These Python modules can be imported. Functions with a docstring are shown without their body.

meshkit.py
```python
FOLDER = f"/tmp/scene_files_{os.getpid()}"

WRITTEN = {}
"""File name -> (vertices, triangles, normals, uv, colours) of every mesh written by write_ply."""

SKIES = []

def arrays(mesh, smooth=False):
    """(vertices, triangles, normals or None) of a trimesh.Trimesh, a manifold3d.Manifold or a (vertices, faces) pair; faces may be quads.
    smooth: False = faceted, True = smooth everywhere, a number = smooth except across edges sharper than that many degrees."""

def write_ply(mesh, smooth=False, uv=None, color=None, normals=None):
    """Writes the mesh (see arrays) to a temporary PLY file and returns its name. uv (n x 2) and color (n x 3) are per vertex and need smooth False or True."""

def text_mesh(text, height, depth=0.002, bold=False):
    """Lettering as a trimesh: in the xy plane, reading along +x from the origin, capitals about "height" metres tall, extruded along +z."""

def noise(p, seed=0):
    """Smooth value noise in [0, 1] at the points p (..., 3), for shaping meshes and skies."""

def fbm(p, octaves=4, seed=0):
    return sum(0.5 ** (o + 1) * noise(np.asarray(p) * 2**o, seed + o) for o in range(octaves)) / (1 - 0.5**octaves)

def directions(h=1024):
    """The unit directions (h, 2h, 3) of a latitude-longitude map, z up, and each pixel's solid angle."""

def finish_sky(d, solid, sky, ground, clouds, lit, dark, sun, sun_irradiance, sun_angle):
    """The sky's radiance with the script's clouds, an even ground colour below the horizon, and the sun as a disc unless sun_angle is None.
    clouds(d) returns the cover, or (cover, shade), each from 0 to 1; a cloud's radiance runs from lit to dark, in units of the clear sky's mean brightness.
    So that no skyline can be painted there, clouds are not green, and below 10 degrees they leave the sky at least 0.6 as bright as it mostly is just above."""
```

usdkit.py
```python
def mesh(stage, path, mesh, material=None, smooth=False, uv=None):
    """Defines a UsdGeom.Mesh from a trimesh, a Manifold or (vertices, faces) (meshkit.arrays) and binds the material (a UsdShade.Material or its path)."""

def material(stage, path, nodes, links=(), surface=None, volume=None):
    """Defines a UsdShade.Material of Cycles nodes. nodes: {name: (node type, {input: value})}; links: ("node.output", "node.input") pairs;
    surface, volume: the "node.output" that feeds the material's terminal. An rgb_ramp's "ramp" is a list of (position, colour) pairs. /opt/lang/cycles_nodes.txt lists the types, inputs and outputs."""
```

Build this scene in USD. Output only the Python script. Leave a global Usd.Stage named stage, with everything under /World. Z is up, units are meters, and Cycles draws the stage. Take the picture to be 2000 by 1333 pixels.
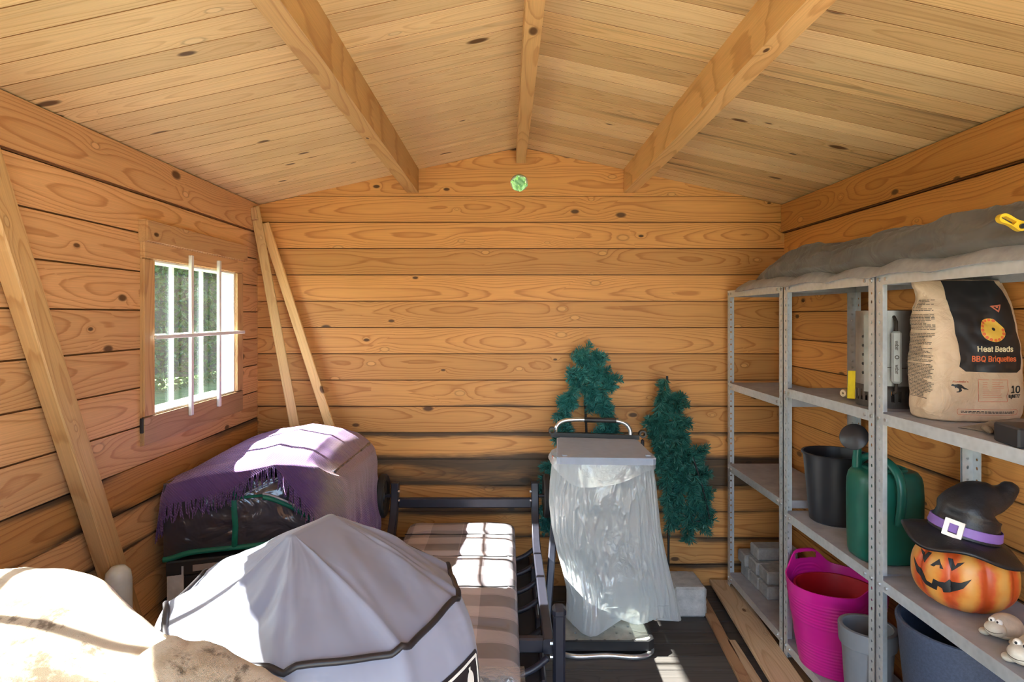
import math, random
import numpy as np
import trimesh, shapely, shapely.geometry as sg, shapely.affinity as sa
import usdkit, meshkit
from pxr import Usd, UsdGeom, UsdLux, UsdShade, Gf, Sdf

stage = Usd.Stage.CreateInMemory()
UsdGeom.SetStageUpAxis(stage, UsdGeom.Tokens.z)
UsdGeom.SetStageMetersPerUnit(stage, 1.0)
UsdGeom.Xform.Define(stage, '/World')
UsdGeom.Scope.Define(stage, '/World/Looks')

# ---------------------------------------------------------------- camera, sky, sun, exposure
EYE = 1.443                                   # the camera's height; it looks along +y from x = y = 0
F = 1200.0                                    # focal length in pixels of a 2000 wide picture
cam = UsdGeom.Camera.Define(stage, '/World/camera')
cam.CreateHorizontalApertureAttr(36.0)
cam.CreateVerticalApertureAttr(36.0 * 1333 / 2000)
cam.CreateFocalLengthAttr(36.0 * F / 2000)
cam.CreateHorizontalApertureOffsetAttr(36.0 * 10 / 2000)
cam.CreateVerticalApertureOffsetAttr(-36.0 * 49.5 / 2000)
cam.CreateClippingRangeAttr(Gf.Vec2f(0.05, 500))
cam.AddTranslateOp().Set((0, 0, EYE))
cam.AddRotateXOp().Set(90)
EXPOSURE = 2.2
cam.CreateExposureAttr(EXPOSURE)

SUN_TAN = 0.78                                # the sun stands square to the left wall, 37 degrees up
sun = UsdLux.DistantLight.Define(stage, '/World/sun')
sun.CreateAngleAttr(0.53)
sun.CreateIntensityAttr(46000)
sun.CreateColorAttr(Gf.Vec3f(1.0, 0.95, 0.88))
sun.AddRotateYOp().Set(-(90 - math.degrees(math.atan(SUN_TAN))))

dome = UsdLux.DomeLight.Define(stage, '/World/sky')
dome.CreateIntensityAttr(1.0)
dome.CreateColorAttr(Gf.Vec3f(1, 1, 1))
usdkit.material(stage, '/World/Looks/clear_sky', {'s': ('sky_texture', {'sky_type': 'hosek_wilkie', 'sun_direction': (-0.8, 0.0, 0.6), 'turbidity': 4.0, 'ground_albedo': 0.3}),
                                                  'h': ('hsv', {'saturation': 0.85}), 'w': ('mix', {'mix_type': 'multiply', 'fac': 1.0, 'color2': (1.02, 1.0, 0.98)}), 'b': ('background_shader', {'strength': 9.0})},
                [('s.color', 'h.color'), ('h.color', 'w.color1'), ('w.color', 'b.color')], surface='b.background')
UsdShade.MaterialBindingAPI.Apply(dome.GetPrim()).Bind(UsdShade.Material.Get(stage, '/World/Looks/clear_sky'))

# ---------------------------------------------------------------- helpers
rng = np.random.default_rng(7)
USED = {}


def lin(r, g, b):
    c = np.array([r, g, b], float) / 255
    return tuple(np.where(c <= 0.04045, c / 12.92, ((c + 0.055) / 1.055) ** 2.4))


def P(px, py, Y):
    """The point at depth Y seen at a pixel of the 2000 x 1333 photograph (used to measure things off the photograph)."""
    return np.array([(px - 990) / F * Y, Y, EYE - (py - 617) / F * Y])


def numbered(parent, name):
    k = USED.get((parent, name), -1) + 1
    USED[(parent, name)] = k
    return f'{parent}/{name}' if k == 0 else f'{parent}/{name}_{k:03d}'


def tag(prim, label=None, cat=None, group=None, kind=None):
    for k, v in (('label', label), ('category', cat), ('group', group), ('kind', kind)):
        if v:
            prim.SetCustomDataByKey(k, v)
    return prim


class Thing:
    def __init__(self, path, mat):
        self.path, self.mat = path, mat


def thing(name, label=None, cat=None, loc=(0, 0, 0), rotz=0.0, group=None, kind=None, parent='/World'):
    path = numbered(parent, name)
    x = UsdGeom.Xform.Define(stage, path)
    m = trimesh.transformations.rotation_matrix(math.radians(rotz), [0, 0, 1])
    m[:3, 3] = loc
    x.AddTranslateOp().Set(Gf.Vec3d(*map(float, loc)))
    if rotz:
        x.AddRotateZOp().Set(float(rotz))
    tag(x.GetPrim(), label, cat, group, kind)
    return Thing(path, m)


def tm(m):
    if isinstance(m, trimesh.Trimesh):
        return m
    v, f, _ = meshkit.arrays(m)
    return trimesh.Trimesh(v, f, process=False)


def put(parent, name, mesh, mat, smooth=False, label=None, frame=None, local=False, kind=None, uv=None, cat=None, group=None):
    """One mesh prim. parent: a Thing, a path of a part, or None for the top level. Vertices are in world space unless local (the parent's space) or frame (4 x 4, mesh to world)."""
    m = tm(mesh)
    if parent is None:
        pp, pm = '/World', np.eye(4)
    elif isinstance(parent, Thing):
        pp, pm = parent.path, parent.mat
    path = numbered(pp, name)
    if frame is None and not local and not np.allclose(pm, np.eye(4)):
        m = m.copy()
        m.apply_transform(np.linalg.inv(pm))
    g = usdkit.mesh(stage, path, m, f'/World/Looks/{mat}', smooth=smooth, uv=uv)
    if frame is not None:
        rel = np.linalg.inv(pm) @ frame
        UsdGeom.Xformable(g).AddTransformOp().Set(Gf.Matrix4d(*rel.T.ravel().tolist()))
    tag(g.GetPrim(), label, cat, group, kind)
    return Thing(path, pm if frame is None else frame)


def copy_thing(src, name, label, loc, rotz=0.0, group=None, cat=None):
    """A copy of a thing with all its parts: an internal reference under the next number."""
    path = numbered('/World', name)
    x = UsdGeom.Xform.Define(stage, path)
    x.GetPrim().GetReferences().AddInternalReference(src.path)
    x.ClearXformOpOrder()
    x.GetPrim().CreateAttribute('xformOp:translate', Sdf.ValueTypeNames.Double3).Set(Gf.Vec3d(*map(float, loc)))
    x.GetPrim().CreateAttribute('xformOp:rotateZ', Sdf.ValueTypeNames.Float).Set(float(rotz))
    x.CreateXformOpOrderAttr(['xformOp:translate', 'xformOp:rotateZ'])
    x.GetPrim().SetInstanceable(True)
    tag(x.GetPrim(), label, cat, group)
    return path


def cat_(*ms):
    return trimesh.util.concatenate([tm(m) for m in ms])


def cbox(lo, hi, c=0.002):
    """A box with chamfered edges."""
    lo, hi = np.minimum(lo, hi).astype(float), np.maximum(lo, hi).astype(float)
    c = min(c, (hi - lo).min() * 0.45)
    pts = []
    for s in np.ndindex(2, 2, 2):
        p = np.where(np.array(s) > 0, hi, lo)
        d = np.where(np.array(s) > 0, -c, c)
        for a in range(3):
            q = p + d
            q[a] = p[a]
            pts.append(q)
    return trimesh.convex.convex_hull(np.array(pts))


def hull(pts):
    return trimesh.convex.convex_hull(np.asarray(pts, float))


def tube(pts, r, n=10, closed=False, flat=1.0):
    p = np.asarray(pts, float)
    k = len(p)
    t = np.gradient(p, axis=0) if not closed else (np.roll(p, -1, 0) - np.roll(p, 1, 0))
    t /= np.linalg.norm(t, axis=1, keepdims=True) + 1e-12
    a = np.zeros_like(p)
    ref = np.array([0, 0, 1.0]) if abs(t[0][2]) < 0.9 else np.array([1.0, 0, 0])
    a[0] = np.cross(t[0], ref)
    a[0] /= np.linalg.norm(a[0])
    for i in range(1, k):
        v = a[i - 1] - t[i] * np.dot(a[i - 1], t[i])
        a[i] = v / (np.linalg.norm(v) + 1e-12)
    b = np.cross(t, a)
    ang = np.arange(n) * 2 * np.pi / n
    rr = np.broadcast_to(r, (k,))[:, None, None]
    v = p[:, None] + rr * (np.cos(ang)[None, :, None] * a[:, None] + flat * np.sin(ang)[None, :, None] * b[:, None])
    v = v.reshape(-1, 3)
    f = []
    for i in range(k if closed else k - 1):
        i2 = (i + 1) % k
        for j in range(n):
            j2 = (j + 1) % n
            f += [(i * n + j, i * n + j2, i2 * n + j2), (i * n + j, i2 * n + j2, i2 * n + j)]
    if not closed:
        v = np.vstack([v, p[0], p[-1]])
        c0, c1 = len(v) - 2, len(v) - 1
        for j in range(n):
            j2 = (j + 1) % n
            f += [(c0, j2, j), (c1, (k - 1) * n + j, (k - 1) * n + j2)]
    return trimesh.Trimesh(v, np.array(f), process=False)


def spline(pts, n=24, closed=False):
    from scipy.interpolate import CubicSpline
    p = np.asarray(pts, float)
    if closed:
        p = np.vstack([p, p[:1]])
    d = np.r_[0, np.cumsum(np.maximum(np.linalg.norm(np.diff(p, axis=0), axis=1), 1e-6))]
    c = CubicSpline(d, p, bc_type='periodic' if closed else 'natural')
    return c(np.linspace(0, d[-1], n, endpoint=not closed))


def lathe(profile, n=48, center=(0, 0, 0)):
    """Profile of (radius, z) turned about the z axis."""
    pr = np.asarray(profile, float)
    ang = np.arange(n) * 2 * np.pi / n
    v = np.stack([np.outer(pr[:, 0], np.cos(ang)), np.outer(pr[:, 0], np.sin(ang)), np.repeat(pr[:, 1:2], n, 1)], -1)
    f = []
    for i in range(len(pr) - 1):
        for j in range(n):
            j2 = (j + 1) % n
            f += [(i * n + j, i * n + j2, (i + 1) * n + j2), (i * n + j, (i + 1) * n + j2, (i + 1) * n + j)]
    m = trimesh.Trimesh(v.reshape(-1, 3) + np.array(center), np.array(f), process=False)
    return m


def surface(V, close_u=False, close_v=False):
    """A grid of points (nu, nv, 3) as a mesh."""
    V = np.asarray(V, float)
    nu, nv = V.shape[:2]
    f = []
    for i in range(nu if close_u else nu - 1):
        for j in range(nv if close_v else nv - 1):
            a, b = i * nv + j, ((i + 1) % nu) * nv + j
            c, d = ((i + 1) % nu) * nv + (j + 1) % nv, i * nv + (j + 1) % nv
            f += [(a, b, c), (a, c, d)]
    return trimesh.Trimesh(V.reshape(-1, 3), np.array(f), process=False)


def solid(V, t):
    """A sheet (a grid of points) given a thickness t along its normals."""
    m = surface(V)
    n = m.vertex_normals
    k = len(m.vertices)
    nu, nv = V.shape[:2]
    v = np.vstack([m.vertices + n * t / 2, m.vertices - n * t / 2])
    rim = [i * nv for i in range(nu)] + [(nu - 1) * nv + j for j in range(1, nv)] + [i * nv + nv - 1 for i in range(nu - 2, -1, -1)] + [j for j in range(nv - 2, 0, -1)]
    f = [m.faces, m.faces[:, ::-1] + k]
    e = [(a, a + k, b + k) for a, b in zip(rim, rim[1:] + rim[:1])] + [(a, b + k, b) for a, b in zip(rim, rim[1:] + rim[:1])]
    out = trimesh.Trimesh(v, np.vstack(f + [np.array(e)]), process=False)
    out.fix_normals()
    return out


def poly_tris(poly):
    v, f = trimesh.creation.triangulate_polygon(poly, engine='earcut')
    return np.asarray(v), np.asarray(f)


def plank(poly, t, c=0.003):
    """A board: the polygon in x, y; the front face at z = 0 (chamfered by c), the back at z = -t."""
    poly = sg.polygon.orient(poly)
    if len(poly.interiors):
        m = trimesh.creation.extrude_polygon(poly, t, engine='earcut')
        m.apply_translation([0, 0, -t])
        return m
    q = np.array(poly.exterior.coords)[:-1]
    n = len(q)
    e = np.roll(q, -1, 0) - q
    L = np.linalg.norm(e, axis=1, keepdims=True)
    nin = np.stack([-e[:, 1], e[:, 0]], 1) / L
    npv = np.roll(nin, 1, 0)
    mit = npv + nin
    mit /= np.maximum(1 + (npv * nin).sum(1, keepdims=True), 0.2)
    qi = q + mit * c
    qg, g = q + mit * c * 0.75, max(c * 2.7, 0.008)
    v = np.vstack([np.c_[qi, np.zeros(n)], np.c_[qg, np.full(n, -c * 0.4)], np.c_[qg, np.full(n, -g)], np.c_[q, np.full(n, -g)], np.c_[q, np.full(n, -t)]])
    tv, tf = poly_tris(sg.Polygon(q))
    order = [int(np.argmin(((q - p) ** 2).sum(1))) for p in tv]
    tf = np.array([[order[i] for i in tri] for tri in tf])
    a, b, d = q[tf[:, 0]], q[tf[:, 1]], q[tf[:, 2]]
    flip = ((b - a)[:, 0] * (d - a)[:, 1] - (b - a)[:, 1] * (d - a)[:, 0]) < 0
    tf[flip] = tf[flip][:, ::-1]
    f = [tf, tf[:, ::-1] + 4 * n]
    i = np.arange(n)
    j = (i + 1) % n
    for lo, hi in ((0, n), (n, 2 * n), (2 * n, 3 * n), (3 * n, 4 * n)):
        f += [np.c_[i + hi, j + hi, j + lo], np.c_[i + hi, j + lo, i + lo]]
    return trimesh.Trimesh(v, np.vstack(f), process=False)


BOARD = [0]


def board(parent, name, poly, t, origin, ux, uy, mat, c=0.0030, label=None, mesh=None, **kw):
    """A board with its own grain: local x runs along the grain; ux, uy are its local axes in the world and the front looks along ux x uy."""
    BOARD[0] += 1
    ux, uy = np.asarray(ux, float), np.asarray(uy, float)
    ux, uy = ux / np.linalg.norm(ux), uy / np.linalg.norm(uy)
    fr = np.eye(4)
    fr[:3, 0], fr[:3, 1], fr[:3, 2], fr[:3, 3] = ux, uy, np.cross(ux, uy), origin
    off = 5.0 * (BOARD[0] % 97) + 2.5        # each board cuts its own stretch of the wood's pattern
    m = plank(poly, t, c) if mesh is None else tm(mesh).copy()
    m.apply_translation([off, 0, 0])
    sh = np.eye(4)
    sh[0, 3] = -off
    return put(parent, name, m, mat, frame=fr @ sh, label=label, **kw)


def rect(x0, y0, x1, y1):
    return sg.box(min(x0, x1), min(y0, y1), max(x0, x1), max(y0, y1))


def stick(parent, name, a, b, w, t, mat, up=(0, 0, 1), label=None, c=0.003, **kw):
    """A straight timber from a to b, w wide (across), t thick; its face looks along up."""
    a, b = np.asarray(a, float), np.asarray(b, float)
    ux = b - a
    L = np.linalg.norm(ux)
    ux /= L
    uz = np.asarray(up, float) - ux * np.dot(up, ux)
    uz /= np.linalg.norm(uz)
    uy = np.cross(uz, ux)
    return board(parent, name, None, 0, (a + b) / 2, ux, uy, mat, mesh=cbox((-L / 2, -w / 2, -t / 2), (L / 2, w / 2, t / 2), c), label=label, **kw)


def decal(mesh2d, fn, step=0.012):
    """Print laid on a surface: mesh2d is in (u, v, height); fn(u, v) gives points and normals."""
    m = tm(mesh2d)
    v, f = trimesh.remesh.subdivide_to_size(m.vertices, m.faces, step, max_iter=12)
    p, n = fn(v[:, 0], v[:, 1])
    return trimesh.Trimesh(p + n * v[:, 2:3], f, process=False)


def flatpoly(poly, h=0.0006):
    out = []
    for g in getattr(poly, 'geoms', [poly]):
        if g.area > 1e-9:
            out.append(trimesh.creation.extrude_polygon(g, h, engine='earcut'))
    return trimesh.util.concatenate(out)


def word(text, height, x, y, bold=False, width=None, h=0.0008):
    """Lettering with its centre at x, y (in the plane)."""
    m = meshkit.text_mesh(text, height, h, bold)
    b = m.bounds
    m.apply_translation([-(b[0][0] + b[1][0]) / 2, -height / 2, 0])
    if width:
        s = width / (b[1][0] - b[0][0])
        m.apply_scale([s, 1, 1])
    m.apply_translation([x, y, 0])
    return m


def wobble(m, amp, freq, seed=0, axis=None):
    m = tm(m).copy()
    n = m.vertex_normals
    d = (meshkit.fbm(m.vertices * freq + 31.7, 3, seed) - 0.5) * 2 * amp
    m.vertices = m.vertices + (n * d[:, None] if axis is None else np.outer(d, axis))
    return m


# ---------------------------------------------------------------- materials
def mat(name, nodes, links=(), surface='p.BSDF', volume=None):
    usdkit.material(stage, f'/World/Looks/{name}', nodes, list(links), surface=surface, volume=volume)
    return name


def plain(name, color, rough=0.5, metal=0.0, var=0.12, scale=25.0, bump=0.0, bscale=200.0, **kw):
    """A painted, moulded or woven surface: one colour, slightly uneven, with a fine relief."""
    c = np.array(color)
    nodes = {
        'tc': ('texture_coordinate', {}),
        'n': ('noise_texture', {'scale': scale, 'detail': 4.0, 'roughness': 0.6}),
        'r': ('rgb_ramp', {'ramp': [(0.25, tuple(c * (1 - var))), (0.75, tuple(np.minimum(c * (1 + var), 1)))]}),
        'p': ('principled_bsdf', {'roughness': rough, 'metallic': metal, **kw}),
    }
    links = [('tc.object', 'n.vector'), ('n.fac', 'r.fac'), ('r.color', 'p.base_color')]
    if bump:
        nodes['bn'] = ('noise_texture', {'scale': bscale, 'detail': 3.0})
        nodes['b'] = ('bump', {'strength': bump, 'distance': 0.002})
        links += [('tc.object', 'bn.vector'), ('bn.fac', 'b.height'), ('b.normal', 'p.normal')]
    return mat(name, nodes, links)


def wood(name, light, dark, knot=(0.10, 0.045, 0.018), stain=0.0, stain_col=(0.035, 0.028, 0.022), rings=15.0, knots=0.72, tone=0.16, rough=0.5, streak=0.0,
         kx=2.9, ky=5.5, kr=0.010, lighter=0.5, stretch=0.5, edge=0.0, width=0.07, contrast=1.0, quad=3.6, groove=None):
    """Sawn softwood: local x runs along the grain. Growth rings as contours of a stretched field that bends round the knots; every board (a 5 m cell of local x) has its own tone."""
    L, D = np.array(light), np.array(dark)
    D = L + (D - L) * contrast
    D = L + (D - L) * 0.62
    N, K = {}, []

    def node(n, kind, **kw):
        N[n] = (kind, kw)
        return n

    def math_(n, op, a, b=None, c=None):
        kw = {'math_type': op}
        for i, x in enumerate((a, b, c)):
            if isinstance(x, (int, float)):
                kw[f'value{i + 1}'] = float(x)
        node(n, 'math', **kw)
        for i, x in enumerate((a, b, c)):
            if isinstance(x, str):
                K.append((x, f'{n}.value{i + 1}'))
        return f'{n}.value'

    node('tc', 'texture_coordinate')
    node('sep', 'separate_xyz')
    K.append(('tc.object', 'sep.vector'))
    math_('cx', 'divide', 'sep.x', 5.0)
    math_('cell', 'floor', 'cx.value')
    node('wn', 'white_noise_texture', dimensions='1D')
    K.append(('cell.value', 'wn.w'))
    node('wsep', 'separate_color')
    K.append(('wn.color', 'wsep.color'))
    math_('yo', 'multiply_add', 'wn.value', 13.0, 'sep.y')
    node('vec', 'combine_xyz')
    K.extend([('sep.x', 'vec.x'), ('yo.value', 'vec.y'), ('sep.z', 'vec.z')])
    # knots
    node('km', 'mapping', scale=(kx, ky, 0.0))
    node('vo', 'voronoi_texture', dimensions='2D', feature='f1', scale=1.0, randomness=0.9)
    node('ks', 'vector_math', math_type='subtract')
    node('kd', 'vector_math', math_type='multiply', vector2=(stretch / kx, 1.0 / ky, 0.0))
    node('kl', 'vector_math', math_type='length')
    node('vsep', 'separate_color')
    K.extend([('vec.vector', 'km.vector'), ('km.vector', 'vo.vector'), ('km.vector', 'ks.vector1'), ('vo.position', 'ks.vector2'), ('ks.vector', 'kd.vector1'), ('kd.vector', 'kl.vector1'), ('vo.color', 'vsep.color')])
    math_('kr', 'multiply_add', 'vsep.g', kr, kr * 0.45)
    math_('dn', 'divide', 'kl.value', 'kr.value')
    math_('has', 'less_than', 'vsep.r', knots)
    math_('pale', 'less_than', 'vsep.b', lighter)
    math_('d2', 'multiply', 'dn.value', -0.42)
    math_('ex', 'exponent', 'd2.value')
    math_('kin', 'multiply', 'ex.value', 'has.value')
    # rings
    node('lm', 'mapping', scale=(1.0, 2.6 * 0.07 / width, 2.6))
    node('ln', 'noise_texture', scale=1.0, detail=1.2, roughness=0.42, distortion=0.25)
    K.extend([('vec.vector', 'lm.vector'), ('lm.vector', 'ln.vector')])
    math_('q1', 'divide', 'sep.y', width)
    math_('q0', 'multiply_add', 'wsep.b', 0.7, -0.35)
    math_('q2', 'add', 'q1.value', 'q0.value')
    math_('q3', 'multiply', 'q2.value', 'q2.value')
    math_('q4', 'multiply', 'q3.value', quad)
    math_('r1', 'multiply_add', 'ln.fac', rings, 'q4.value')
    node('jm', 'mapping', scale=(3.0, 40.0, 40.0))
    node('jn', 'noise_texture', scale=1.0, detail=2.0)
    K.extend([('vec.vector', 'jm.vector'), ('jm.vector', 'jn.vector')])
    math_('r2', 'multiply_add', 'jn.fac', 0.55, 'r1.value')
    math_('r3', 'multiply_add', 'kin.value', 2.8, 'r2.value')
    math_('fr', 'fraction', 'r3.value')
    node('rr', 'rgb_ramp', ramp=[(0.0, tuple(L)), (0.40, tuple(L)), (0.70, tuple(L * 0.72 + D * 0.28)), (0.86, tuple(D)), (0.93, tuple(D)), (1.0, tuple(L))])
    K.append(('fr.value', 'rr.fac'))
    # fine grain and tone
    node('fm', 'mapping', scale=(5.0, 260.0, 260.0))
    node('fn', 'noise_texture', scale=1.0, detail=2.0)
    K.extend([('vec.vector', 'fm.vector'), ('fm.vector', 'fn.vector')])
    math_('f1', 'multiply_add', 'fn.fac', 0.36, 0.82)
    node('bm', 'mapping', scale=(0.9, 4.0, 4.0))
    node('bn', 'noise_texture', scale=1.0, detail=3.0)
    K.extend([('vec.vector', 'bm.vector'), ('bm.vector', 'bn.vector')])
    math_('f2', 'multiply_add', 'bn.fac', 0.34, 0.83)
    math_('f3', 'multiply_add', 'wsep.g', 2 * tone, 1 - tone)
    math_('f4', 'multiply', 'f1.value', 'f2.value')
    math_('f5', 'multiply', 'f4.value', 'f3.value')
    node('cc', 'combine_color')
    K.extend([('f5.value', 'cc.r'), ('f5.value', 'cc.g'), ('f5.value', 'cc.b')])
    node('m1', 'mix', mix_type='multiply', fac=1.0)
    K.extend([('rr.color', 'm1.color1'), ('cc.color', 'm1.color2')])
    # the knots themselves: dark or pale heart, dark ring
    node('kh', 'mix', color1=tuple(knot), color2=tuple(np.minimum(L * np.array([1.08, 1.14, 1.22]), 0.9)))
    K.append(('pale.value', 'kh.fac'))
    node('kin_r', 'map_range', range_type='smoothstep', from_min=1.05, from_max=0.72, to_min=0.0, to_max=1.0, clamp=True)
    node('kout_r', 'map_range', range_type='smoothstep', from_min=1.45, from_max=0.95, to_min=0.0, to_max=1.0, clamp=True)
    K.extend([('dn.value', 'kin_r.value'), ('dn.value', 'kout_r.value')])
    math_('ko', 'multiply', 'kout_r.result', 'has.value')
    math_('kw', 'multiply_add', 'pale.value', -0.40, 0.74)
    math_('ko2', 'multiply', 'ko.value', 'kw.value')
    math_('ki', 'multiply', 'kin_r.result', 'has.value')
    node('m2', 'mix', color2=tuple(np.array(knot) * 1.25))
    K.extend([('m1.color', 'm2.color1'), ('ko2.value', 'm2.fac')])
    node('m3', 'mix')
    math_('ki2', 'multiply', 'ki.value', 0.85)
    K.extend([('m2.color', 'm3.color1'), ('kh.color', 'm3.color2'), ('ki2.value', 'm3.fac')])
    last = 'm3.color'
    if streak:                                   # dark heartwood streaks along the grain
        node('sm', 'mapping', scale=(0.55, 16.0, 16.0))
        node('sn', 'noise_texture', scale=1.0, detail=3.0, roughness=0.6)
        node('sr', 'map_range', range_type='smoothstep', from_min=0.56, from_max=0.74, to_min=0.0, to_max=streak, clamp=True)
        node('ms', 'mix', color2=tuple(np.array(stain_col)))
        K.extend([('vec.vector', 'sm.vector'), ('sm.vector', 'sn.vector'), ('sn.fac', 'sr.value'), (last, 'ms.color1'), ('sr.result', 'ms.fac')])
        last = 'ms.color'
    if stain or edge:                            # damp stains, worst along the joints
        node('tm', 'mapping', scale=(1.1, 9.0, 9.0))
        node('tn', 'noise_texture', scale=1.0, detail=5.0, roughness=0.62)
        K.extend([('vec.vector', 'tm.vector'), ('tm.vector', 'tn.vector')])
        math_('ya', 'absolute', 'sep.y')
        node('ye', 'map_range', range_type='linear', from_min=width * 0.45, from_max=width, to_min=0.0, to_max=edge, clamp=True)
        K.append(('ya.value', 'ye.value'))
        node('pm', 'mapping', scale=(0.8, 0.9, 0.9))
        node('pn', 'noise_texture', scale=1.0, detail=2.0)
        node('pr', 'map_range', range_type='smoothstep', from_min=0.32, from_max=0.68, to_min=0.15, to_max=1.0, clamp=True)
        K.extend([('vec.vector', 'pm.vector'), ('pm.vector', 'pn.vector'), ('pn.fac', 'pr.value')])
        math_('yp', 'multiply', 'ye.result', 'pr.result')
        math_('t1', 'add', 'tn.fac', 'yp.value')
        node('tr', 'map_range', range_type='smoothstep', from_min=0.86 - 0.5 * stain, from_max=1.10 - 0.42 * stain, to_min=0.0, to_max=0.9, clamp=True)
        K.append(('t1.value', 'tr.value'))
        node('mt', 'mix', color2=tuple(stain_col))
        K.extend([(last, 'mt.color1'), ('tr.result', 'mt.fac')])
        last = 'mt.color'
    if groove:                                   # the milled edges of the boards are coloured darker
        math_('gz', 'less_than', 'sep.z', -0.0004)
        math_('gf', 'multiply', 'gz.value', 0.85)
        node('mg', 'mix', color2=tuple(groove))
        K.extend([(last, 'mg.color1'), ('gf.value', 'mg.fac')])
        last = 'mg.color'
    node('bh', 'math', math_type='multiply_add', value2=0.35)
    K.extend([('fr.value', 'bh.value1'), ('fn.fac', 'bh.value3')])
    node('bu', 'bump', strength=0.25, distance=0.0012)
    K.append(('bh.value', 'bu.height'))
    node('p', 'principled_bsdf', roughness=rough, specular_ior_level=0.35)
    K.extend([(last, 'p.base_color'), ('bu.normal', 'p.normal')])
    return mat(name, N, K)


WL, WD = (0.69, 0.335, 0.105), (0.41, 0.140, 0.033)
wood('wall_wood', WL, WD, edge=0.10, groove=(0.16, 0.055, 0.014))
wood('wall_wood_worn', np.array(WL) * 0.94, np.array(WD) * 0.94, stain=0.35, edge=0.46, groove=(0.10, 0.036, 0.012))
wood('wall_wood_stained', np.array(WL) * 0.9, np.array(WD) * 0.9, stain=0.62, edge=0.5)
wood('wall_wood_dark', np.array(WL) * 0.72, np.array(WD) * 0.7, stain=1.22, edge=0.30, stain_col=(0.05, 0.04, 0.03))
wood('left_wood', (0.75, 0.425, 0.195), (0.47, 0.19, 0.06), edge=0.10, groove=(0.16, 0.055, 0.014))  # left wall paler: bleached wood, plus its brighter light put into the colour
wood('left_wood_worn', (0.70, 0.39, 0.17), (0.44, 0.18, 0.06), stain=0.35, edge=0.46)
wood('right_wood', (0.63, 0.28, 0.075), (0.37, 0.115, 0.026), edge=0.12, groove=(0.12, 0.04, 0.01))  # right wall darker: wood tone, with its dimmer light put into the colour
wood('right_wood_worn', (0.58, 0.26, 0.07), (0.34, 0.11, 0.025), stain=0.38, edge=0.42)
wood('ceiling_wood', (0.80, 0.57, 0.295), (0.57, 0.33, 0.13), knots=0.42, kr=0.010, rings=12.0, stretch=0.45, lighter=0.35, streak=0.3, stain_col=(0.20, 0.11, 0.05), contrast=0.8, tone=0.12, width=0.05, groove=(0.27, 0.105, 0.022))
wood('ceiling_wood_grey', (0.72, 0.48, 0.225), (0.48, 0.275, 0.10), knots=0.5, kr=0.010, rings=12.0, stretch=0.45, lighter=0.3, streak=0.8, stain_col=(0.13, 0.085, 0.04), tone=0.16, width=0.05, groove=(0.20, 0.08, 0.018))
wood('beam_wood', (0.70, 0.42, 0.17), (0.48, 0.23, 0.075), knots=0.6, kx=1.5, ky=6.0, rings=9.0, width=0.05, quad=2.0)
wood('lath_wood', (0.70, 0.44, 0.19), (0.52, 0.28, 0.10), knots=0.3, rings=7.0, contrast=0.7, width=0.025, quad=1.5)
wood('rough_wood', (0.58, 0.36, 0.16), (0.42, 0.22, 0.08), knots=0.5, rings=9.0, stain=0.12, edge=0.1, width=0.04, quad=2.0)
wood('frame_wood', (0.62, 0.37, 0.17), (0.42, 0.20, 0.08), knots=0.25, rings=8.0)
wood('sill_wood', (0.48, 0.29, 0.14), (0.32, 0.16, 0.07), knots=0.3, rings=11.0, stain=0.55, edge=0.3)
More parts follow.
